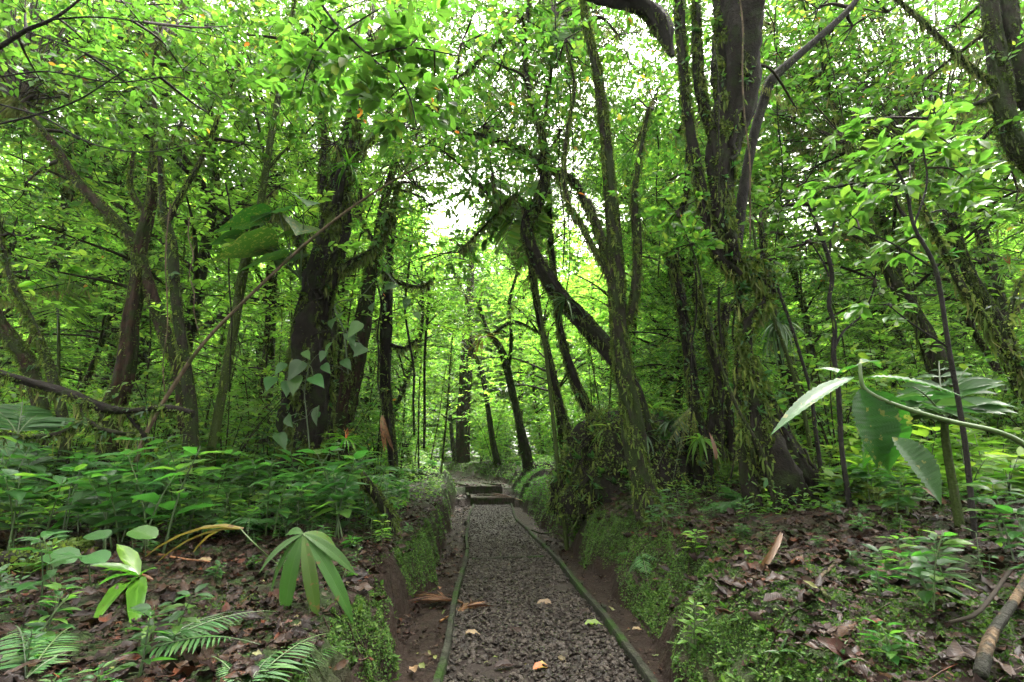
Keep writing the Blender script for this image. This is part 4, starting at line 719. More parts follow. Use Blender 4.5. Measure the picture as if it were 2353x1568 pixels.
# shrubs: many stems, 1.2 - 2.4 m
def shrub(k, h, ls, mat, label, group, ntw=70):
    gl, gs = Geo(), Geo()
    for s in range(random.randint(4, 7)):
        a = random.random() * 6.28; hh = h * random.uniform(.6, 1.1); lean = random.uniform(.1, .5)
        pts = [(0, 0, -.05), (math.cos(a) * lean * hh * .3, math.sin(a) * lean * hh * .3, hh * .5), (math.cos(a) * lean * hh, math.sin(a) * lean * hh, hh)]; p, t, r_ = tube(gs, pts, [.012, .004], 5)
        for q in range(ntw // 5):
            i = random.randrange(2, len(p)); twig(gl, gs, p[i], rdir(random.uniform(-.1, .5)), random.uniform(.2, .45) * h / 1.6, 8, ls, T_MID if ls > .09 else T_LO, .003)
    o = thing('shrub', label, 'shrub', group=group); gs.build('stems', M['twig'], o); gl.build('foliage', M[mat], o); return o
SH = [shrub(k, random.uniform(1.3, 2.2), random.uniform(.08, .13), ['small', 'bright', 'canopy', 'far'][k % 4], ['dark green', 'bright green', 'dense', 'pale', 'tall', 'low', 'loose'][k] + ' leafy forest shrub with many thin stems among the trees', 'leafy shrubs in the forest') for k in range(7)]
place(SH, spotsf(44, -12, -2.6, 7.6, 14, None, .8) + spotsf(40, 3.2, 12, 7.2, 14, None, .8) + spotsf(40, -8, 6, 12, 22, lambda x, y: x < float(itab(LB, y, 2)) - 1.2 or x > float(itab(RB, y, 2)) + 1.0, .9), (.75, 1.35))
SH = [shrub(k, random.uniform(1.3, 1.9), .115, ['bright', 'herb', 'bright'][k % 3], ['broad bright', 'glossy dark', 'airy bright'][k] + ' leaved shrub at the front of the forest', 'front shrubs of the forest', 60) for k in range(3)]
place(SH, spotsf(16, -9, -3.6, 6.2, 9, None, .8) + spotsf(20, 3.2, 9, 6., 8.8, None, .7), (.55, 1.0))
SH = [shrub(k, 2.4, .13, ['bright', 'far', 'small'][k], ['tall bright', 'tall pale', 'tall leafy'][k] + ' shrub closing the view beyond the steps', 'tall shrubs beyond the steps', 110) for k in range(3)]
place(SH, spotsf(46, -12, 10, 18, 30, None, 1.0), (.9, 1.6))
place([herb(9, .5, .14, 'bright', 'bright herb beside the bend beyond the steps', 'herbs beyond the steps')], spotsf(30, -5, 4, 15, 20, None, .4), (.8, 1.6))
# thin saplings
def sapling(k, h):
    gl, gs, gm = Geo(), Geo(), Geo(); w = rng.normal(0, .12, 4)
    pts = [(0, 0, -.05), (w[0], w[1], h * .35), (w[0] * 2 + w[2], w[1] + w[3], h * .7), (w[0] * 3, w[3] * 2, h)]; p, t, r_ = tube(gs, pts, [.022, .006], 6, .1); mossify(gm, p, t, r_, 80)
    for q in range(36):
        i = random.randrange(len(p) // 3, len(p)); twig(gl, gs, p[i], rdir(random.uniform(0, .7)), random.uniform(.35, .8), 10, .075, T_LO, .004)
    o = thing('sapling', 'thin upright sapling with sparse small leaves beside the far trail', 'sapling', group='thin saplings in the forest'); gs.build('trunk', M['barkm'], o); gl.build('crown', M['small'], o); gm.build('moss', M['moss'], o); return o
SP = [sapling(k, random.uniform(3, 5)) for k in range(5)]
place(SP, spotsf(26, -7, -1.8, 8, 16, None, .6) + spotsf(12, 1.2, 8, 8, 16, None, .7), (.8, 1.3), tl=.07)
# background trees
def bgtree(k, h, leafm='far', nlimb=24, ntwg=20, lsz=.13, mat='barkm', low=.35):
    gl, gs, gm = Geo(), Geo(), Geo(); w = rng.normal(0, .35, 4); r0 = random.uniform(.07, .16) * (h / 8) ** .5
    pts = [(0, 0, -.3), (w[0] * .6, w[1] * .6, h * .25), (w[0] + w[2] * .3, w[1] + w[3] * .3, h * .5), (w[0] + w[2], w[1] + w[3], h * .75), (w[2] * 1.6, w[3] * 1.6, h)]
    p, t, r_ = tube(gs, pts, [r0, r0 * .7, r0 * .25], 8, .2); mossify(gm, p, t, r_, 120, (.03, .08)); gb = Geo()
    for q in range(nlimb):
        i = random.randrange(int(len(p) * low), len(p)); f = i / len(p); d = rdir(random.uniform(.0, .7)); L = (1.2 + h * .16) * (1.3 - f * .6) * random.uniform(.6, 1.2)
        e = p[i] + d * L; bp_, bt, br_ = tube(gb, [p[i], p[i] + d * L * .5 + np.array([0, 0, .1 * L]), e], [r0 * .35, r0 * .08], 4); hangmoss(gm, bp_, bt, br_, 6, (.08, .35))
        for z_ in range(ntwg):
            s = bp_[random.randrange(len(bp_) // 3, len(bp_))] + rng.normal(0, .32, 3) * L * .5; twig(gl, gb, s, rdir(random.uniform(-.2, .6)), random.uniform(.4, .8), 15, random.uniform(.85, 1.15) * lsz, T_LO, .006, flat=.7)
    o = thing('forest_tree', '', 'tree', group='background forest trees')
    gs.build('trunk', M[mat], o); gb.build('branches', M['twig'], o); gl.build('crown', M[leafm], o); gm.build('moss', M['moss'], o); return o
def label_by_place(objs, words):
    for o in objs:
        x, y = o.location[0], o.location[1]; a = x / max(y, .5)
        side = 'left of the trail' if a < -.45 else 'right of the trail' if a > .35 else 'beyond the steps'
        dist = 'in near forest' if y < 13 else 'at middle distance' if y < 21 else 'at the far back'
        o['label'] = '%s %s %s' % (words.get(o.get('look'), ''), dist, side)
def placeL(protos, looks, spots, sc, tl=.08):
    for p_, l in zip(protos, looks): p_['look'] = 'k%d' % looks.index(l)
    before = set(bpy.data.objects); place(protos, spots, sc, tl=tl)
    objs = [o for o in bpy.data.objects if (o in protos or o not in before) and o.parent is None and o.get('look')]
    label_by_place(objs, {'k%d' % k: l for k, l in enumerate(looks)})
    for o in objs: del o['look']
LKS = ['slim pale crowned tree', 'red barked dark crowned tree', 'crooked bright crowned tree', 'small wide crowned tree', 'bushy low leaved tree', 'tall narrow crowned tree']
BG = [bgtree(0, 7, 'far', 24, 20, .12), bgtree(1, 8, 'canopy', 26, 22, .12, 'barkr'), bgtree(2, 6.5, 'bright', 22, 20, .11), bgtree(3, 5, 'far', 24, 20, .11, 'barkr', .2), bgtree(4, 5.5, 'small', 30, 22, .10, 'barkm', .1), bgtree(5, 9, 'far', 28, 22, .13, 'barkr')]
mid = lambda x, y: not (-1.6 < x < .9 and y < 19) and not (x < -2.0 and x > -5.5 and y < 12.5 and False)
placeL(BG, LKS, spotsf(17, -16, -3.4, 9, 14, None, 1.9) + spotsf(13, 3.6, 16, 9, 14, None, 1.9) + spotsf(60, -30, 30, 13.5, 26, mid, 1.9), (.8, 1.35))
FW = [bgtree(0, 13, 'far', 50, 30, .25, 'barkm', .08), bgtree(1, 17, 'far', 62, 30, .27, 'barkr', .08), bgtree(2, 11, 'bright', 44, 30, .23, 'barkm', .05), bgtree(3, 9, 'canopy', 40, 30, .21, 'barkm', .03)]
placeL(FW, ['tall dense forest tree', 'very tall spreading forest tree', 'bright leafy forest tree', 'dark bushy forest tree'], spotsf(80, -46, 46, 27, 42, lambda x, y: abs(x) > 7 or y > 33, 3.0) + [(x_, -y_) for x_, y_ in ((-9, 9), (8, 10), (-16, 6), (16, 7), (0, 15))], (.85, 1.35), tl=.05)  # fixed spots: unseen trees behind the camera, added to block frontal light
#PART3
# ------------------------------------------------------------ single plants traced from the place
def leafat(g, a, b, Ya, Yb, wpx, tm=T_HI, n=None, rnd=None):
    A, B = P(a[0], a[1], Ya), P(b[0], b[1], Yb); v = B - A; L = np.linalg.norm(v); w = wpx * (Ya + Yb) / 2 / F
    leaves(g, [A], [v], [n if n is not None else np.array([0, -.6, .8])], L, w, tm, [rnd if rnd is not None else random.random()]); return A, B
def plant(name, label, cat_, base, parts, group=None):
    o = thing(name, label, cat_, base, group)
    for nm, g_, mt in parts:
        if g_.n: unbase([g_], base); g_.build(nm, M[mt] if isinstance(mt, str) else mt, o)
    return o
def PT(*l, Y=None): return [P(a, b, Y) for a, b in l]
# foreground right: large leaves on a dark stem
Yf = 1.75; gs = Geo(); tube(gs, [P(2420, 1080, 1.75), P(2353, 1022, 1.75), P(2290, 992, 1.75), P(2190, 970, 1.76), P(2100, 945, 1.77), P(2030, 920, 1.78), P(1988, 895, 1.8), P(1978, 870, 1.8), P(1976, 835, 1.8)], [.012, .0095, .0085, .008, .006], 8, .05)
parts = [('stem', gs, 'stem')]
for a, b, ya, yb, w, nrm in (((1976, 895), (2052, 1068), 1.8, 1.74, 118, (.1, -1, .25)), ((1990, 890), (2075, 1090), 1.83, 1.85, 120, (-.2, -1, .2)), ((2050, 1005), (2196, 1142), 1.72, 1.62, 92, (.2, -.9, .5)), ((1985, 868), (2218, 868), 1.8, 1.62, 42, (0, -.35, 1)), ((1965, 866), (1762, 940), 1.8, 1.72, 44, (0, -.4, 1)), ((1940, 862), (1868, 832), 1.85, 1.95, 30, (0, -.5, 1)), ((1976, 840), (1912, 856), 1.8, 1.9, 34, (0, -.5, 1)), ((1978, 835), (2030, 812), 1.8, 1.95, 28, (0, -.5, 1)), ((1985, 905), (2028, 1085), 1.9, 1.96, 96, (.3, -1, .2))):
    gl = Geo(); leafat(gl, a, b, ya, yb, w, T_RIB, np.array(nrm, float), .2 + .6 * random.random()); parts.append(('leaf', gl, 'big'))
plant('broad_leaf_plant', 'large drooping ribbed leaves on a dark curved stem entering from the right', 'plant', P(2420, 1080, 1.75), parts)
# left foreground: green strap rosette lying on litter
c = G(318, 1338, .03); gl = Geo()
for (x, y, w) in ((262, 1262, 34), (200, 1342, 28), (225, 1372, 20), (205, 1432, 30), (292, 1442, 34), (230, 1355, 20), (345, 1352, 12)):
    e = G(x, y, .05) if y > 1300 else P(x, y, c[1] + .1); v = e - c; leaves(gl, [c], [v + np.array([0, 0, .10])], [(0, -.3, 1)], np.linalg.norm(v) * 1.08, w * c[1] / F * .95, T_NARROW)
gs = Geo(); tube(gs, [c, c + np.array([.05, -.01, -.01]), c + np.array([.09, -.02, -.015])], [.018, .02, .008], 8)
plant('fallen_bromeliad', 'bright green strap leaved rosette lying on brown litter, lower left', 'plant', c, [('foliage', gl, 'strap'), ('root', gs, 'brown')])
# palm seedling
Yp = G(700, 1400)[1]; tip = P(697, 1226, Yp); b0 = G(712, 1400); gs = Geo(); tube(gs, [b0, (b0 + tip) / 2 + np.array([.01, .02, 0]), tip], [.008, .005], 6)
parts = [('stem', gs, 'stem')]
for k, (x, y, w, dy) in enumerate(((588, 1318, 26, .0), (612, 1350, 22, -.02), (636, 1418, 46, -.08), (712, 1412, 34, -.1), (790, 1420, 36, -.02), (795, 1318, 30, .02), (770, 1262, 34, .1), (640, 1235, 26, .12), (760, 1290, 30, .05))):
    gl = Geo(); e = P(x, y, Yp + dy); v = e - tip; leaves(gl, [tip + v * .03], [v + np.array([0, 0, .30]) * np.linalg.norm(v)], [(v[0] * 1.2, -.8, .8)], np.linalg.norm(v) * 1.06, w * Yp / F * .85, T_PLEAT, [random.random()]); parts.append(('leaf', gl, 'palm'))
plant('palm_seedling', 'young palm with drooping pleated leaflets, some tips browned, left bank edge', 'palm', b0, parts)
# yellowing arching frond
gl, gs = Geo(), Geo(); tube(gs, [G(640, 1300), P(590, 1255, Yp + .35), P(552, 1215, Yp + .4)], [.005, .004], 5); a = P(556, 1218, Yp + .4)
for x, y, w in ((330, 1290, 34), (360, 1302, 26), (430, 1285, 22)): e = G(x, y, .02); v = e - a; leaves(gl, [a], [v + np.array([0, 0, .4]) * np.linalg.norm(v)], [(v[0] * .2, -.15, 1)], np.linalg.norm(v) * 1.05, w * 2.9 / F * .6, T_STRAP)
plant('yellowing_frond', 'yellow brown arching palm leaf bent over the left litter', 'palm leaf', G(640, 1300), [('stem', gs, 'stem'), ('blade', gl, 'yellowing')])
# round leaves on stalks
for k, (x, y, w, l) in enumerate(((318, 1222, 70, 'round glossy leaf on a stalk above the yellowing frond'), (200, 1150, 92, 'long oval pale leaf on a stalk, far left undergrowth'), (222, 1188, 84, 'dark round leaf below the long oval one'), (232, 1232, 60, 'small round leaf left of the dark stick'), (130, 1275, 80, 'drooping glossy leaf at lower left edge of the herbs'), (215, 1278, 66, 'wrinkled leaf above the green strap rosette'), (515, 1130, 44, 'heart shaped leaf at the front of the left herbs'), (475, 1125, 34, 'smaller hanging leaf beside the heart shaped one'))):
    Y = G(x, y + 75)[1]; cc = P(x, y, Y); gl, gs = Geo(), Geo(); a = random.uniform(-.6, .6); d = np.array([math.cos(a), -.25 + math.sin(a) * .3, -.15]) * random.choice((-1, 1)); L = w * Y / F * .82
    bb = cc - unit(d) * L * .25; leaves(gl, [bb], [d], [(0, -.35, 1)], L, L * .9, T_ROUND); tube(gs, [np.array([bb[0] + .03, bb[1] + .02, float(height(bb[0], bb[1])) - .02]), (bb[0] + .02, bb[1], bb[2] - .1), bb], [.0035, .0025], 5)
    plant('stalked_leaf', l, 'plant', (bb[0], bb[1], bb[2]), [('stalk', gs, 'stem'), ('blade', gl, 'heart')])
# foreground ferns (base px, tips px)
def ffern(label, base, tips, W_=.10, up=.06, name='fern', mat='fern', lift=.12, bz=None):
    b_ = G(*base) if bz is None else P(base[0], base[1], bz); gl, gs = Geo(), Geo()
    for (x, y) in tips:
        e = G(x, y, up) if bz is None else P(x, y, bz); v = e - b_; L = np.linalg.norm(v); frond(gl, gs, b_, unit(v) + np.array([0, 0, lift * 3]), L * 1.05, W_ * .8 * min(1.2, L / .4), 21, lift * 2.6, .14, T_MID, jit=.04)
    plant(name, label, 'fern', b_, [('stems', gs, 'stem'), ('fronds', gl, mat)])
ffern('fern with flat fronds reaching right along the bottom left litter', (330, 1500), [(560, 1440), (520, 1490), (640, 1445), (600, 1530)], .12)
ffern('small bright fern at the bottom left corner', (60, 1560), [(165, 1480), (20, 1480), (150, 1540)], .12)
ffern('fern at the very bottom beside the left bank edge', (560, 1590), [(760, 1500), (640, 1530), (470, 1540), (830, 1560)], .11)
ffern('upright light green fern among herbs on the left', (275, 1235), [(280, 1150), (235, 1185), (320, 1190)], .09, .1)
ffern('fern hanging on the right bank face beside the trail', (1475, 1270), [(1400, 1290), (1490, 1345), (1530, 1300), (1440, 1330)], .11, .0, lift=.05)
ffern('small fern on the mossy right bank, lower right', (1790, 1500), [(1855, 1560), (1830, 1480), (1760, 1545)], .07)
ffern('tiny fern by the moss near the bottom right', (1920, 1540), [(1990, 1560), (1960, 1500)], .06)
ffern('fern on the left bank edge above the brown frond', (880, 1215), [(915, 1180), (850, 1190), (905, 1245), (860, 1160)], .09)
ffern('grey wilted fern hanging in front of the root mound', (1590, 935), [(1530, 1060), (1560, 1075), (1600, 1010), (1540, 1000)], .16, mat='hang', bz=5.9, lift=.1)
ffern('fern growing on the curved trunk right of the trail', (1425, 840), [(1480, 830), (1460, 880), (1410, 790)], .14, bz=6.0)
# heart leaved climber on the big trunk and neighbour
def climber(label, pts, lv, Y, w, mat='heart'):
    gs = Geo(); tube(gs, [P(*p, Y) for p in pts], [.010, .006], 6, .1); parts = [('vine', gs, 'stem')]
    for (x, y, s) in lv:
        gl = Geo(); dx = random.uniform(-.35, .35); a = P(x, y, Y - .15 + random.uniform(-.08, .08)); L = w * s * Y / F
        leaves(gl, [a], [np.array([dx * 2 + .15, -.45, random.uniform(-1, -.3)])], [np.array([random.uniform(-.9, .9), -1, random.uniform(.1, 1.)])], L, L * .72, T_HEART, [random.random()]); parts.append(('leaf', gl, mat))
        st = Geo(); n = min(pts, key=lambda p: (p[0] - x) ** 2 + (p[1] - y) ** 2); tube(st, [P(*n, Y), (P(*n, Y) + a) / 2 + np.array([0, 0, .05]), a], [.004, .003], 4, per=3); parts.append(('petiole', st, 'stem'))
    plant('heart_leaf_climber', label, 'climbing plant', P(*pts[0], Y), parts)
climber('climber with glossy heart leaves at the foot of the big shaggy trunk', [(712, 1040), (705, 960), (700, 900), (710, 840)], [(690, 835, 1.1), (680, 868, 1), (720, 868, 1), (652, 838, .7), (625, 870, .9), (660, 880, .8), (728, 940, .9), (640, 1000, .9), (700, 810, .6), (660, 960, .7), (745, 810, .6)], 6.3, 46)
climber('climber with long pale hanging leaves up the right of the shaggy trunk', [(800, 860), (790, 760), (770, 700), (830, 680), (880, 620)], [(785, 720, .7), (765, 735, .8), (825, 745, 1), (815, 790, 1), (835, 800, .9), (800, 770, .9), (790, 830, .8), (875, 600, .8), (890, 612, .7), (905, 655, .8), (760, 790, .7), (745, 840, .7), (855, 700, .7), (935, 690, .7), (955, 720, .6)], 6.4, 42)
# giant round leaves beside the shaggy trunk
gs = Geo(); node = P(690, 640, 6.2); parts = []
for (x, y, w, dx) in ((570, 510, 120, -.6), (620, 490, 100, -.2), (640, 545, 120, -.3), (580, 570, 130, -.8), (690, 520, 90, .2), (610, 600, 110, -.5), (530, 550, 70, -.9), (660, 590, 90, 0), (700, 460, 70, .4)):
    a = P(x, y, 5.9 + random.uniform(-.3, .3)); L = w * 6 / F; gl = Geo(); d = np.array([dx, -.5, -.35]); leaves(gl, [a - unit(d) * L * .3], [d], [(random.uniform(-.3, .3), .2, 1)], L, L * 1.05, T_HEART); parts.append(('leaf', gl, 'big'))
    tube(gs, [node, (node + a) / 2 + np.array([0, 0, .12]), a - unit(d) * L * .3], [.010, .006], 5)
plant('giant_leaf_plant', 'cluster of giant round leaves on long stalks left of the shaggy trunk', 'plant', node, parts + [('stalks', gs, 'stem')])
# palms
def palm(label, base, tips, Y, W_=.3, mat='bright', n=26, trunk=None, dr=.35, asp=.11):
    b_ = P(*base, Y); parts = []
    if trunk:
        gt = Geo(); q = P(*trunk, Y); zb = height(q[0], q[1]); tube(gt, [np.array([q[0], q[1], min(q[2], zb)]), (q + b_) / 2, b_], [.03, .02], 7, .1); parts.append(('trunk', gt, 'barkg'))
    for (x, y, dy) in tips:
        gl, gs = Geo(), Geo(); e = P(x, y, Y + dy); v = e - b_; L = np.linalg.norm(v); frond(gl, gs, b_, unit(v) + np.array([0, 0, dr * .8]), L, W_, n, dr, asp, T_NARROW, r=.008); o_ = Geo(); parts.append(('frond', gl, mat)); parts.append(('stem', gs, 'stem'))
    plant('palm', label, 'palm', b_, parts)
palm('palm with long feathery fronds fanning left above the trail', (1195, 470), [(1070, 560, -.4), (1060, 500, 0), (1090, 420, .5), (1130, 380, .3), (1240, 380, .4), (1290, 470, .2), (1150, 600, -.3), (1250, 560, .3)], 6.8, .55, n=26, asp=.12, trunk=(1296, 1000))
palm('understory palm with broad dark leaves on the right', (2170, 960), [(2080, 860, -.2), (2230, 800, 0), (2060, 930, -.3), (2290, 900, 0), (2150, 780, .3), (2040, 880, .2)], 3.4, .3, 'darkstrap', 7, (2180, 1090), .3, .3)
palm('palm crown hanging from the top right of centre', (1290, 40), [(1330, 130, -.3), (1260, 120, 0), (1390, 120, .2), (1200, 60, .2), (1310, 160, .3)], 6.5, .5, 'canopy', 22)
palm('small palm on the far left bank beyond the shrubs', (130, 640), [(40, 700, 0), (220, 680, .2), (60, 600, 0), (200, 580, .2), (130, 760, -.4)], 8.5, .6, 'far', 26, (140, 1050))
palm('fern like palm fronds at the left frame edge', (40, 1000), [(-40, 900, 0), (120, 1060, .2), (-20, 1060, -.2), (100, 930, .2), (60, 880, .3)], 5.2, .4, 'fern', 30, None)
palm('palm with arching fronds in the right canopy', (2190, 430), [(2290, 400, -.2), (2300, 470, 0), (2110, 400, .2), (2270, 340, .2), (2140, 500, 0)], 6.2, .4, 'bright', 16, None, .4, .2)
# bromeliad clumps
def brom(label, px, py, Y, n, L, mat='darkstrap', down=.6, flower=False, w=.03):
    c = P(px, py, Y); gl = Geo(); a = rng.random(n) * 6.283; el = rng.uniform(-down, .9, n)
    d = np.stack([np.cos(a), np.sin(a), el], -1); ln = L * rng.uniform(.7, 1.2, n); leaves(gl, np.repeat(c[None], n, 0), d, np.array([0, 0, 1.]) + d * .1, ln, w, tmpl([(0, .7), (.25, 1), (.5, .9), (.75, .6), (1, .03)], 1, .35, .75)); parts = [('foliage', gl, mat)]
    if flower:
        gf = Geo(); leaves(gf, np.repeat(c[None], 6, 0), d[:6] * .35 + np.array([0, 0, 1.]), rng.normal(size=(6, 3)), L * .55, w * .45, T_STRAP); parts.append(('flower', gf, 'orange'))
    plant('bromeliad', label, 'bromeliad', c, parts)
brom('dark hanging strap leaved clump on the trunk right of the huge tree', 1788, 742, 5.9, 60, .42, down=1.2)
brom('bromeliad with a red orange flower spike at the big trunk foot', 795, 1010, 6.0, 22, .26, 'strap', .2, True, .02)
brom('bromeliad on the bowed trunk with browned lower leaves', 1300, 690, 6.1, 16, .34, 'darkstrap', .5)
brom('rosette of long curved pale leaves in the right canopy', 2180, 360, 5.2, 24, .36, 'whorl', .4, w=.05)
brom('yellowing spiky clump on the mossy branch beyond the steps', 1110, 775, 12, 30, .5, 'yellowing', .6)
brom('small bromeliad with red centre in the far right trees', 2320, 610, 7, 16, .3, 'bright', .3, True)
brom('clump of strap leaves high on the shaggy trunk', 800, 380, 6.4, 26, .35, 'strap', .6)
for k, (x, y, Y) in enumerate(((1480, 1000, 6.2), (1400, 985, 6.4), (1540, 970, 6.3), (1610, 1010, 6), (1440, 930, 6.8), (1500, 940, 6.9))):
    brom('leafy strap plant on the root mound, %s' % ['right of the central trunk', 'left of the central trunk', 'below the bowed trunk foot', 'at its right end', 'at its top left', 'at its very top'][k], x, y, Y, 22, .3, 'bright' if k % 2 else 'darkstrap', .6, w=.035)
# dead hanging and fallen pieces
def deadleaf(name, label, a, b, ya, yb, w, mat='brown', tm=T_STRAP, nrm=(0, -1, .4), cat_='dead leaf', k=1, spread=0):
    gl = Geo()
    for q in range(k): leafat(gl, a, (b[0] + random.uniform(-spread, spread), b[1] + random.uniform(-spread, spread) * .6), ya, yb, w, tm, np.array(nrm, float))
    plant(name, label, cat_, P(*a, ya), [('blade', gl, mat)])
deadleaf('hanging_dead_leaf', 'large crumpled red brown leaf hanging beyond the left bank', (878, 955), (886, 1022), 6.2, 6.1, 8, 'brown', k=7, spread=14)
deadleaf('dead_sheath', 'upright broken orange brown sheath between the root mound and huge tree', (1645, 1055), (1640, 992), 5.4, 5.4, 9, 'brown')
y_ = G(1755, 1330)[1]; deadleaf('fallen_sheath', 'long glossy brown split sheath lying on the right bank', (1795, 1225), (1755, 1330), y_ + .35, y_, 11, 'brown', T_STRAP, (.4, -.8, .7), k=4, spread=14)
y_ = G(2210, 1168)[1]; deadleaf('fallen_sheath', 'orange dry leaf strip under the hanging broad leaf, right', (2115, 1125), (2215, 1168), y_ + .2, y_, 22, 'brown', T_STRAP, (0, -.5, 1))
def fallen_frond(label, c_px, ang, L, n=22, W_=.16, lift=.05, mat='brown'):
    c = G(*c_px, .03); gl, gs = Geo(), Geo(); d = unit(np.array([math.cos(ang), math.sin(ang), lift])); tube(gs, [c - d * L * .45, c, c + d * L * .3], [.008, .006], 5)
    t = rng.random(n) ** 1.3 * .45; q = c + d * (t * L)[:, None]; dd = d + rng.normal(0, .42, (n, 3)) * np.array([1, 1, .45]) ; ln = L * rng.uniform(.3, .65, n)
    leaves(gl, q, dd * np.array([1, 1, .35]), np.array([0, 0, 1.]) + rng.normal(0, .6, (n, 3)), ln, rng.uniform(.012, .026, n), T_FLAT); plant('fallen_palm_frond', label, 'palm frond', c, [('stem', gs, 'brown'), ('leaflets', gl, mat)])
fallen_frond('dry brown palm frond propped on the left trail board', (1062, 1395), 2.6, .6, 34, .2, .06)
fallen_frond('second dry frond piece with its long stalk pointing at the camera', (1048, 1418), 1.0, .4, 26, .16, .1)
fallen_frond('orange brown frond curled over the lower step', (1180, 1150), 2.9, .9, 20, .2, .25)
fallen_frond('pale brown fronds lying behind the herbs on the left bank', (620, 1150), .2, 1.3, 26, .3, .1)
fallen_frond('dried fronds beside the mossy stub on the left bank', (740, 1165), -.2, 1.0, 22, .25, .1)
# feature leaves on the trail
for (x, y, w, a, mt, l) in ((1245, 1548, .11, .5, 'orange', 'large orange leaf on the gravel at the bottom'), (1290, 1530, .08, -1., 'pathleaf', 'yellow green leaf next to the orange leaf'), (1255, 1398, .15, .1, 'tan', 'large torn tan leaf in the middle of the gravel'), (1350, 1420, .14, .5, 'dead', 'long brown leaf beside the right trail board'), (1365, 1446, .13, .1, 'bright', 'mottled green leaf near the right trail board'), (1085, 1468, .1, 0., 'tan', 'curled tan leaf on the left of the gravel'), (1185, 1465, .12, -.3, 'dead', 'dark curled leaf standing on the central gravel'), (1240, 1505, .1, 1.8, 'bright', 'pale green torn leaf above the orange leaf'), (1160, 1545, .12, .3, 'dead', 'flat brown leaf at the bottom of the gravel'), (950, 1552, .1, 1.9, 'tan', 'pale yellow leaf at the foot of the left bank'), (1465, 1458, .07, 0., 'tan', 'oval tan leaf outside the right trail board'), (1860, 1400, .12, .5, 'dead', 'upright oval brown leaf on the right bank moss'), (1790, 1400, .14, .2, 'dead', 'dark folded leaf on the right bank moss'), (1720, 1285, .08, .8, 'bright', 'pale green torn leaf left of the brown sheath'), (2180, 1245, .16, .1, 'dead', 'grey curled leaf pile piece on the right litter'), (560, 1440, .16, .4, 'dead', 'shiny brown leaf between the lower left ferns'), (470, 1300, .1, .2, 'tan', 'pale dead leaf left of the palm seedling')):
    c = G(x, y, .03); gl = Geo(); leaves(gl, [c - np.array([math.cos(a), math.sin(a), 0]) * w / 2], [(math.cos(a), math.sin(a), .12)], [(rng.normal(0, .15), -.25, 1)], w, w * .5, tmpl([(0, .05), (.1, .4), (.25, .8), (.45, 1), (.65, .85), (.85, .4), (1, .02)], 2, .25, .2, .06), [random.random()]); o = gl; unbase([gl], c); ob = gl.build('fallen_leaf', M[mt]); ob.location = c; tag(ob, l, 'leaf')
# sticks and logs on the banks
def stick(name, label, pts, r, mat, moss=0, cat_='branch', up=.02):
    g = Geo(); p, t, rr = tube(g, [G(a, b, up) for a, b in pts], r, 8, .2); parts = [('wood', g, mat)]
    if moss: gm = Geo(); mossify(gm, p, t, rr, moss); parts.append(('moss', gm, 'moss'))
    plant(name, label, cat_, p[0].copy(), parts)
stick('fallen_branch', 'thick peeling pale branch in the bottom right corner', [(2380, 1330), (2340, 1420), (2300, 1480), (2275, 1540), (2262, 1600)], [.012, .017, .016], 'wood', up=.05)
stick('fallen_branch', 'forked brown stick on the right bank moss', [(1945, 1290), (1885, 1340), (1895, 1375), (1910, 1392)], [.009, .007], 'liana')
stick('fallen_branch', 'thin dark twig crossing the lower right litter', [(2330, 1340), (2260, 1440), (2190, 1470)], [.008, .005], 'twig', up=.05)
stick('fallen_branch', 'bare twig caught on the right trail board', [(1222, 1228), (1240, 1235), (1262, 1236), (1275, 1232)], [.012, .006], 'barkm', up=.06)
stick('fallen_branch', 'dark broken stick pointing up from the left litter', [(90, 1245), (130, 1215), (172, 1180)], [.022, .018], 'barkd', up=.1)
stick('fallen_branch', 'thin stick lying between the lower left ferns', [(500, 1545), (540, 1490), (560, 1460)], [.01, .008], 'barkd')
stick('fallen_branch', 'mossy low branch on the right, under the broad hanging leaves', [(1905, 1090), (1960, 1130), (2020, 1165), (2100, 1185)], [.012, .008], 'barkm', 300, up=.12)
stick('fallen_branch', 'reddish dry stems on the left litter near the yellowing frond', [(330, 1275), (400, 1290), (480, 1300)], [.008, .006], 'brown')
stick('fallen_log', 'low dark mossy log at the left frame edge', [(-60, 1330), (40, 1315), (130, 1290), (190, 1268)], [.09, .08, .05], 'barkd', 900, 'log', .03)
# grass on the right bank lip
g = Geo(); n = 5200; x = rng.uniform(-.2, 1.4, n); y = 6 + 9 * rng.random(n); N_ = slope_n(x, y); k = (x > itab(RB, y, 1) + .05) & (x < itab(RB, y, 2) + .35) & (fbm(x, y, 1.1, 3) > -.1); x, y = x[k], y[k]; n = len(x)
leaves(g, on_terrain(x, y), np.stack([-.7 + rng.normal(0, .5, n), -.3 + rng.normal(0, .5, n), .75 + 0 * x], -1), np.array([0, 0, 1.]) + rng.normal(0, .2, (n, 3)), rng.uniform(.06, .2, n), .008, T_STRAP)
tag(g.build('bank_grass', M['strap']), 'tufts of grass drooping over the lip of the right bank', kind='stuff')
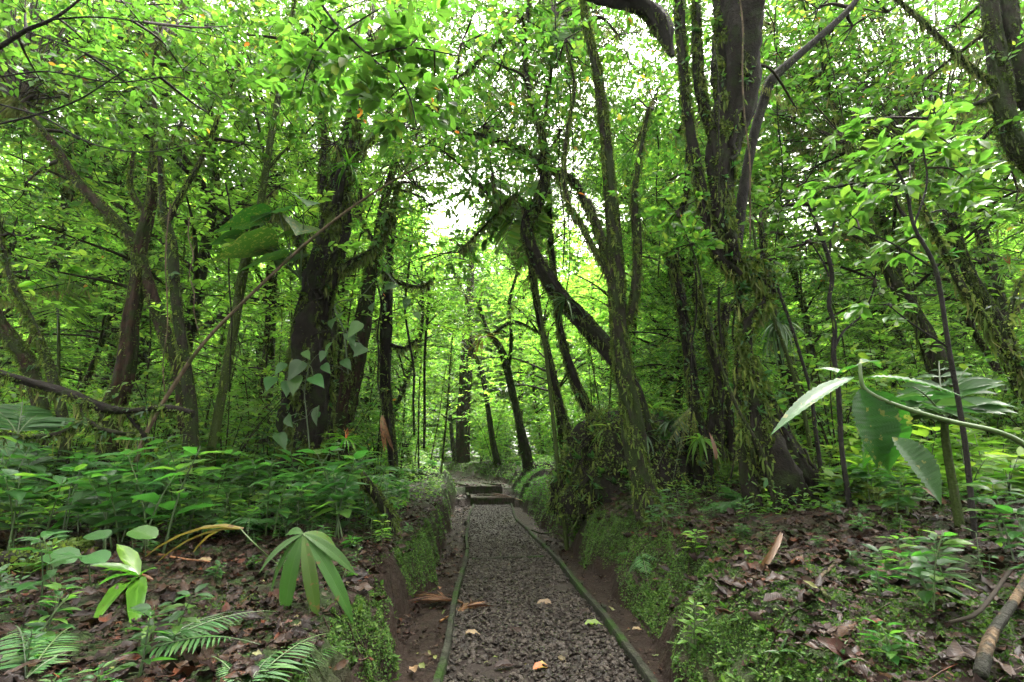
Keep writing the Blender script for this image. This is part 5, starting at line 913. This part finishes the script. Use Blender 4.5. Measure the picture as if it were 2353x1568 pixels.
# fine ground cover: loose low leaves among the plants
g = Geo()
for (x0, x1, y0, y1, n, s) in ((-9, -1.2, 4, 16, 26000, .07), (1.4, 11, 4.3, 16, 26000, .07), (-9, 9, 14, 30, 26000, .1)):
    x = rng.uniform(x0, x1, n); y = y0 + (y1 - y0) * rng.random(n) ** 1.2; bl, br = itab(LB, y, 2) - .1, itab(RB, y, 2) + .1
    k = ((x < bl) | (x > br)) & (fbm(x, y, .9, 3) > -.12) & ((y > 5) | (np.abs(x) > 2.2)); x, y = x[k], y[k]; n = len(x); a = rng.random(n) * 6.28
    L = s * rng.uniform(.5, 1.3, n); leaves(g, on_terrain(x, y, .02 + .22 * rng.random(n) ** 1.5), np.stack([np.cos(a), np.sin(a), rng.normal(0, .35, n)], -1), np.array([0, 0, 1.]) + rng.normal(0, .3, (n, 3)), L, L * .45, T_LO)
tag(g.build('ground_cover', M['small']), 'low leafy ground cover between the forest plants', kind='stuff')
# plants growing on the root mound
c_, rx_, ry_, rz_ = MOUND; gl, gs = Geo(), Geo()
for k in range(150):
    a = random.uniform(math.pi, 2 * math.pi) + random.gauss(0, .4); f = random.uniform(.1, 1.5); q = c_ + np.array([math.cos(f) ** .55 * math.cos(a) * rx_ * 1.02, math.cos(f) ** .55 * math.sin(a) * ry_ * 1.02, math.sin(f) ** 1.1 * rz_])
    o = unit(q - c_ + np.array([0, 0, .2])); n = random.randint(4, 9); d = o + rng.normal(0, .55, (n, 3)) + np.array([0, 0, .1]); L = rng.uniform(.05, .16, n)
    leaves(gl, np.repeat(q[None], n, 0), d, np.array([0, 0, 1.]) + rng.normal(0, .3, (n, 3)), L, L * random.choice((.2, .4, .45)), T_MID)
o = gl.build('mound_plants', M['herb']); tag(o, 'small leafy plants clinging all over the root mound', kind='stuff')
# thin vines and aerial roots hanging free
for k, (x, y0, y1, Y, dx, w, l) in enumerate(((1275, -40, 620, 6.2, 18, 4, 'long thin vine hanging left of the central tree'), (1320, 60, 700, 5.8, -14, 3, 'thin vine hanging just right of the long one'), (1690, -40, 560, 4.5, 40, 5, 'pale vine dangling down the huge trunk'), (1640, 120, 520, 4.5, 22, 4, 'crooked vine in front of the huge trunk'), (1790, 60, 700, 5.5, -10, 3, 'thin vine hanging right of the huge trunk'), (385, 470, 900, 5.2, -6, 3.5, 'pale straight vine hanging in front of the left fork'), (432, 500, 760, 5.2, 24, 3, 'slanting pale vine beside the left fork'), (520, 420, 900, 5.8, 14, 4, 'dark vine hanging by the slender grey tree'), (935, 560, 1000, 8.5, 10, 6, 'mossy vine hanging by the tangled trunk'), (985, 640, 1030, 10, -12, 7, 'thick mossy vine near the tangled trunk'), (860, 640, 1000, 7.6, 14, 5, 'vine hanging between the shaggy and tangled trunks'), (1505, 200, 640, 6, 8, 3.5, 'thin vine hanging between the central and huge trees'), (2085, 260, 780, 5, 16, 3, 'thin vine in the bright right canopy'), (1600, 600, 1000, 5.6, -16, 5, 'mossy aerial root left of the huge trunk'), (1655, 660, 1060, 5.3, 10, 6, 'mossy aerial root touching the huge trunk'), (1690, 700, 1100, 5.2, -8, 5, 'mossy aerial root right beside the huge trunk base'))):
    g, gm = Geo(), Geo(); n = 6; pts = [P(x + dx * q / n + rng.normal(0, 5), y0 + (y1 - y0) * q / n, Y) for q in range(n + 1)]; r_ = w * .5 * Y / F
    p, t, rr = tube(g, pts, [r_, r_ * .8], 5, .1); mossify(gm, p, t, rr, 60 if k in (8, 9, 10, 13, 14, 15) else 14, (.012, .035)); parts = [('vine', g, 'liana' if k in (2, 5, 6) else 'barkd'), ('moss', gm, 'moss')]
    plant('hanging_vine', l, 'vine', p[0].copy(), parts)

# air: pale moist haze, also put in to lift the dark mid-forest
me = bpy.data.meshes.new('haze'); X0, X1, Y0, Y1, Z0, Z1 = -92, 92, -32, 122, -4, 34
v = [(x, y, z) for z in (Z0, Z1) for y in (Y0, Y1) for x in (X0, X1)]; me.from_pydata(v, [], [(0, 2, 3, 1), (4, 5, 7, 6), (0, 1, 5, 4), (2, 6, 7, 3), (0, 4, 6, 2), (1, 3, 7, 5)])
hm = bpy.data.materials.new('haze'); hm.use_nodes = True; nt = hm.node_tree; nt.nodes.remove(nt.nodes['Principled BSDF']); pv = nt.nodes.new('ShaderNodeVolumePrincipled')
pv.inputs['Color'].default_value = (.93, .97, .92, 1); pv.inputs['Density'].default_value = .0005; nt.links.new(pv.outputs[0], nt.nodes['Material Output'].inputs['Volume'])
me.materials.append(hm); ho = bpy.data.objects.new('haze', me); COL.objects.link(ho); ho['kind'] = 'stuff'; ho['label'] = 'pale moist air hanging between the trees'
cy.volume_bounces = 1

for (x, y, h_, l_, mt, l) in ((1985, 1160, .5, .2, 'heart', 'glossy pale leaved plant under the broad hanging leaves'), (2075, 1190, .4, .18, 'heart', 'glossy herb at the foot of the twisting sapling'), (2150, 1400, .26, .11, 'herb', 'wet dark leaved plant in the middle of the right litter'), (2070, 1350, .2, .09, 'herb', 'smaller wet plant left of the dark leaved one on the right litter'), (1590, 1290, .2, .09, 'bright', 'small bright plant at the lip of the right bank'), (1530, 1215, .3, .1, 'herb', 'glossy seedling at the foot of the central tree'), (1600, 1500, .2, .07, 'bright', 'small plant sprouting from the right bank face'), (2300, 1290, .35, .16, 'herb', 'dark leaved plant near the right edge of the litter'), (90, 1420, .3, .13, 'heart', 'wrinkled leaved plant left of the strap rosette'), (330, 1500, .22, .09, 'herb', 'small dark herb behind the lower left fern'), (880, 1260, .22, .07, 'bright', 'small herb on the left bank lip'), (640, 1200, .3, .09, 'herb', 'herb standing behind the palm seedling')):
    o = herb(3, h_, l_, mt, l, '', T_HI, 'leafy_plant', 2); p_ = G(x, y); o.location = p_; o.rotation_euler = (0, 0, random.random() * 6)

g = Geo()
for k in range(150):
    sd = random.random() < .5; y = random.uniform(1.6, 9); T_ = LB if sd else RB; xt, xb = float(itab(T_, y, 2)) + (-.15 if sd else .2), float(itab(T_, y, 1)); n = 6; w = rng.normal(0, .03, n + 1).cumsum()
    f1 = random.uniform(.5, 1.); xs = xt + (xb - xt) * np.linspace(0, f1, n + 1); ys_ = y + w; tube(g, np.stack([xs, ys_, height(xs, ys_) + .006], -1), [random.uniform(.002, .007), .001], 4, .2, per=3)
tag(g.build('bank_roots', M['barkr']), 'thin roots and stems trailing down the cut faces of both banks', kind='stuff')
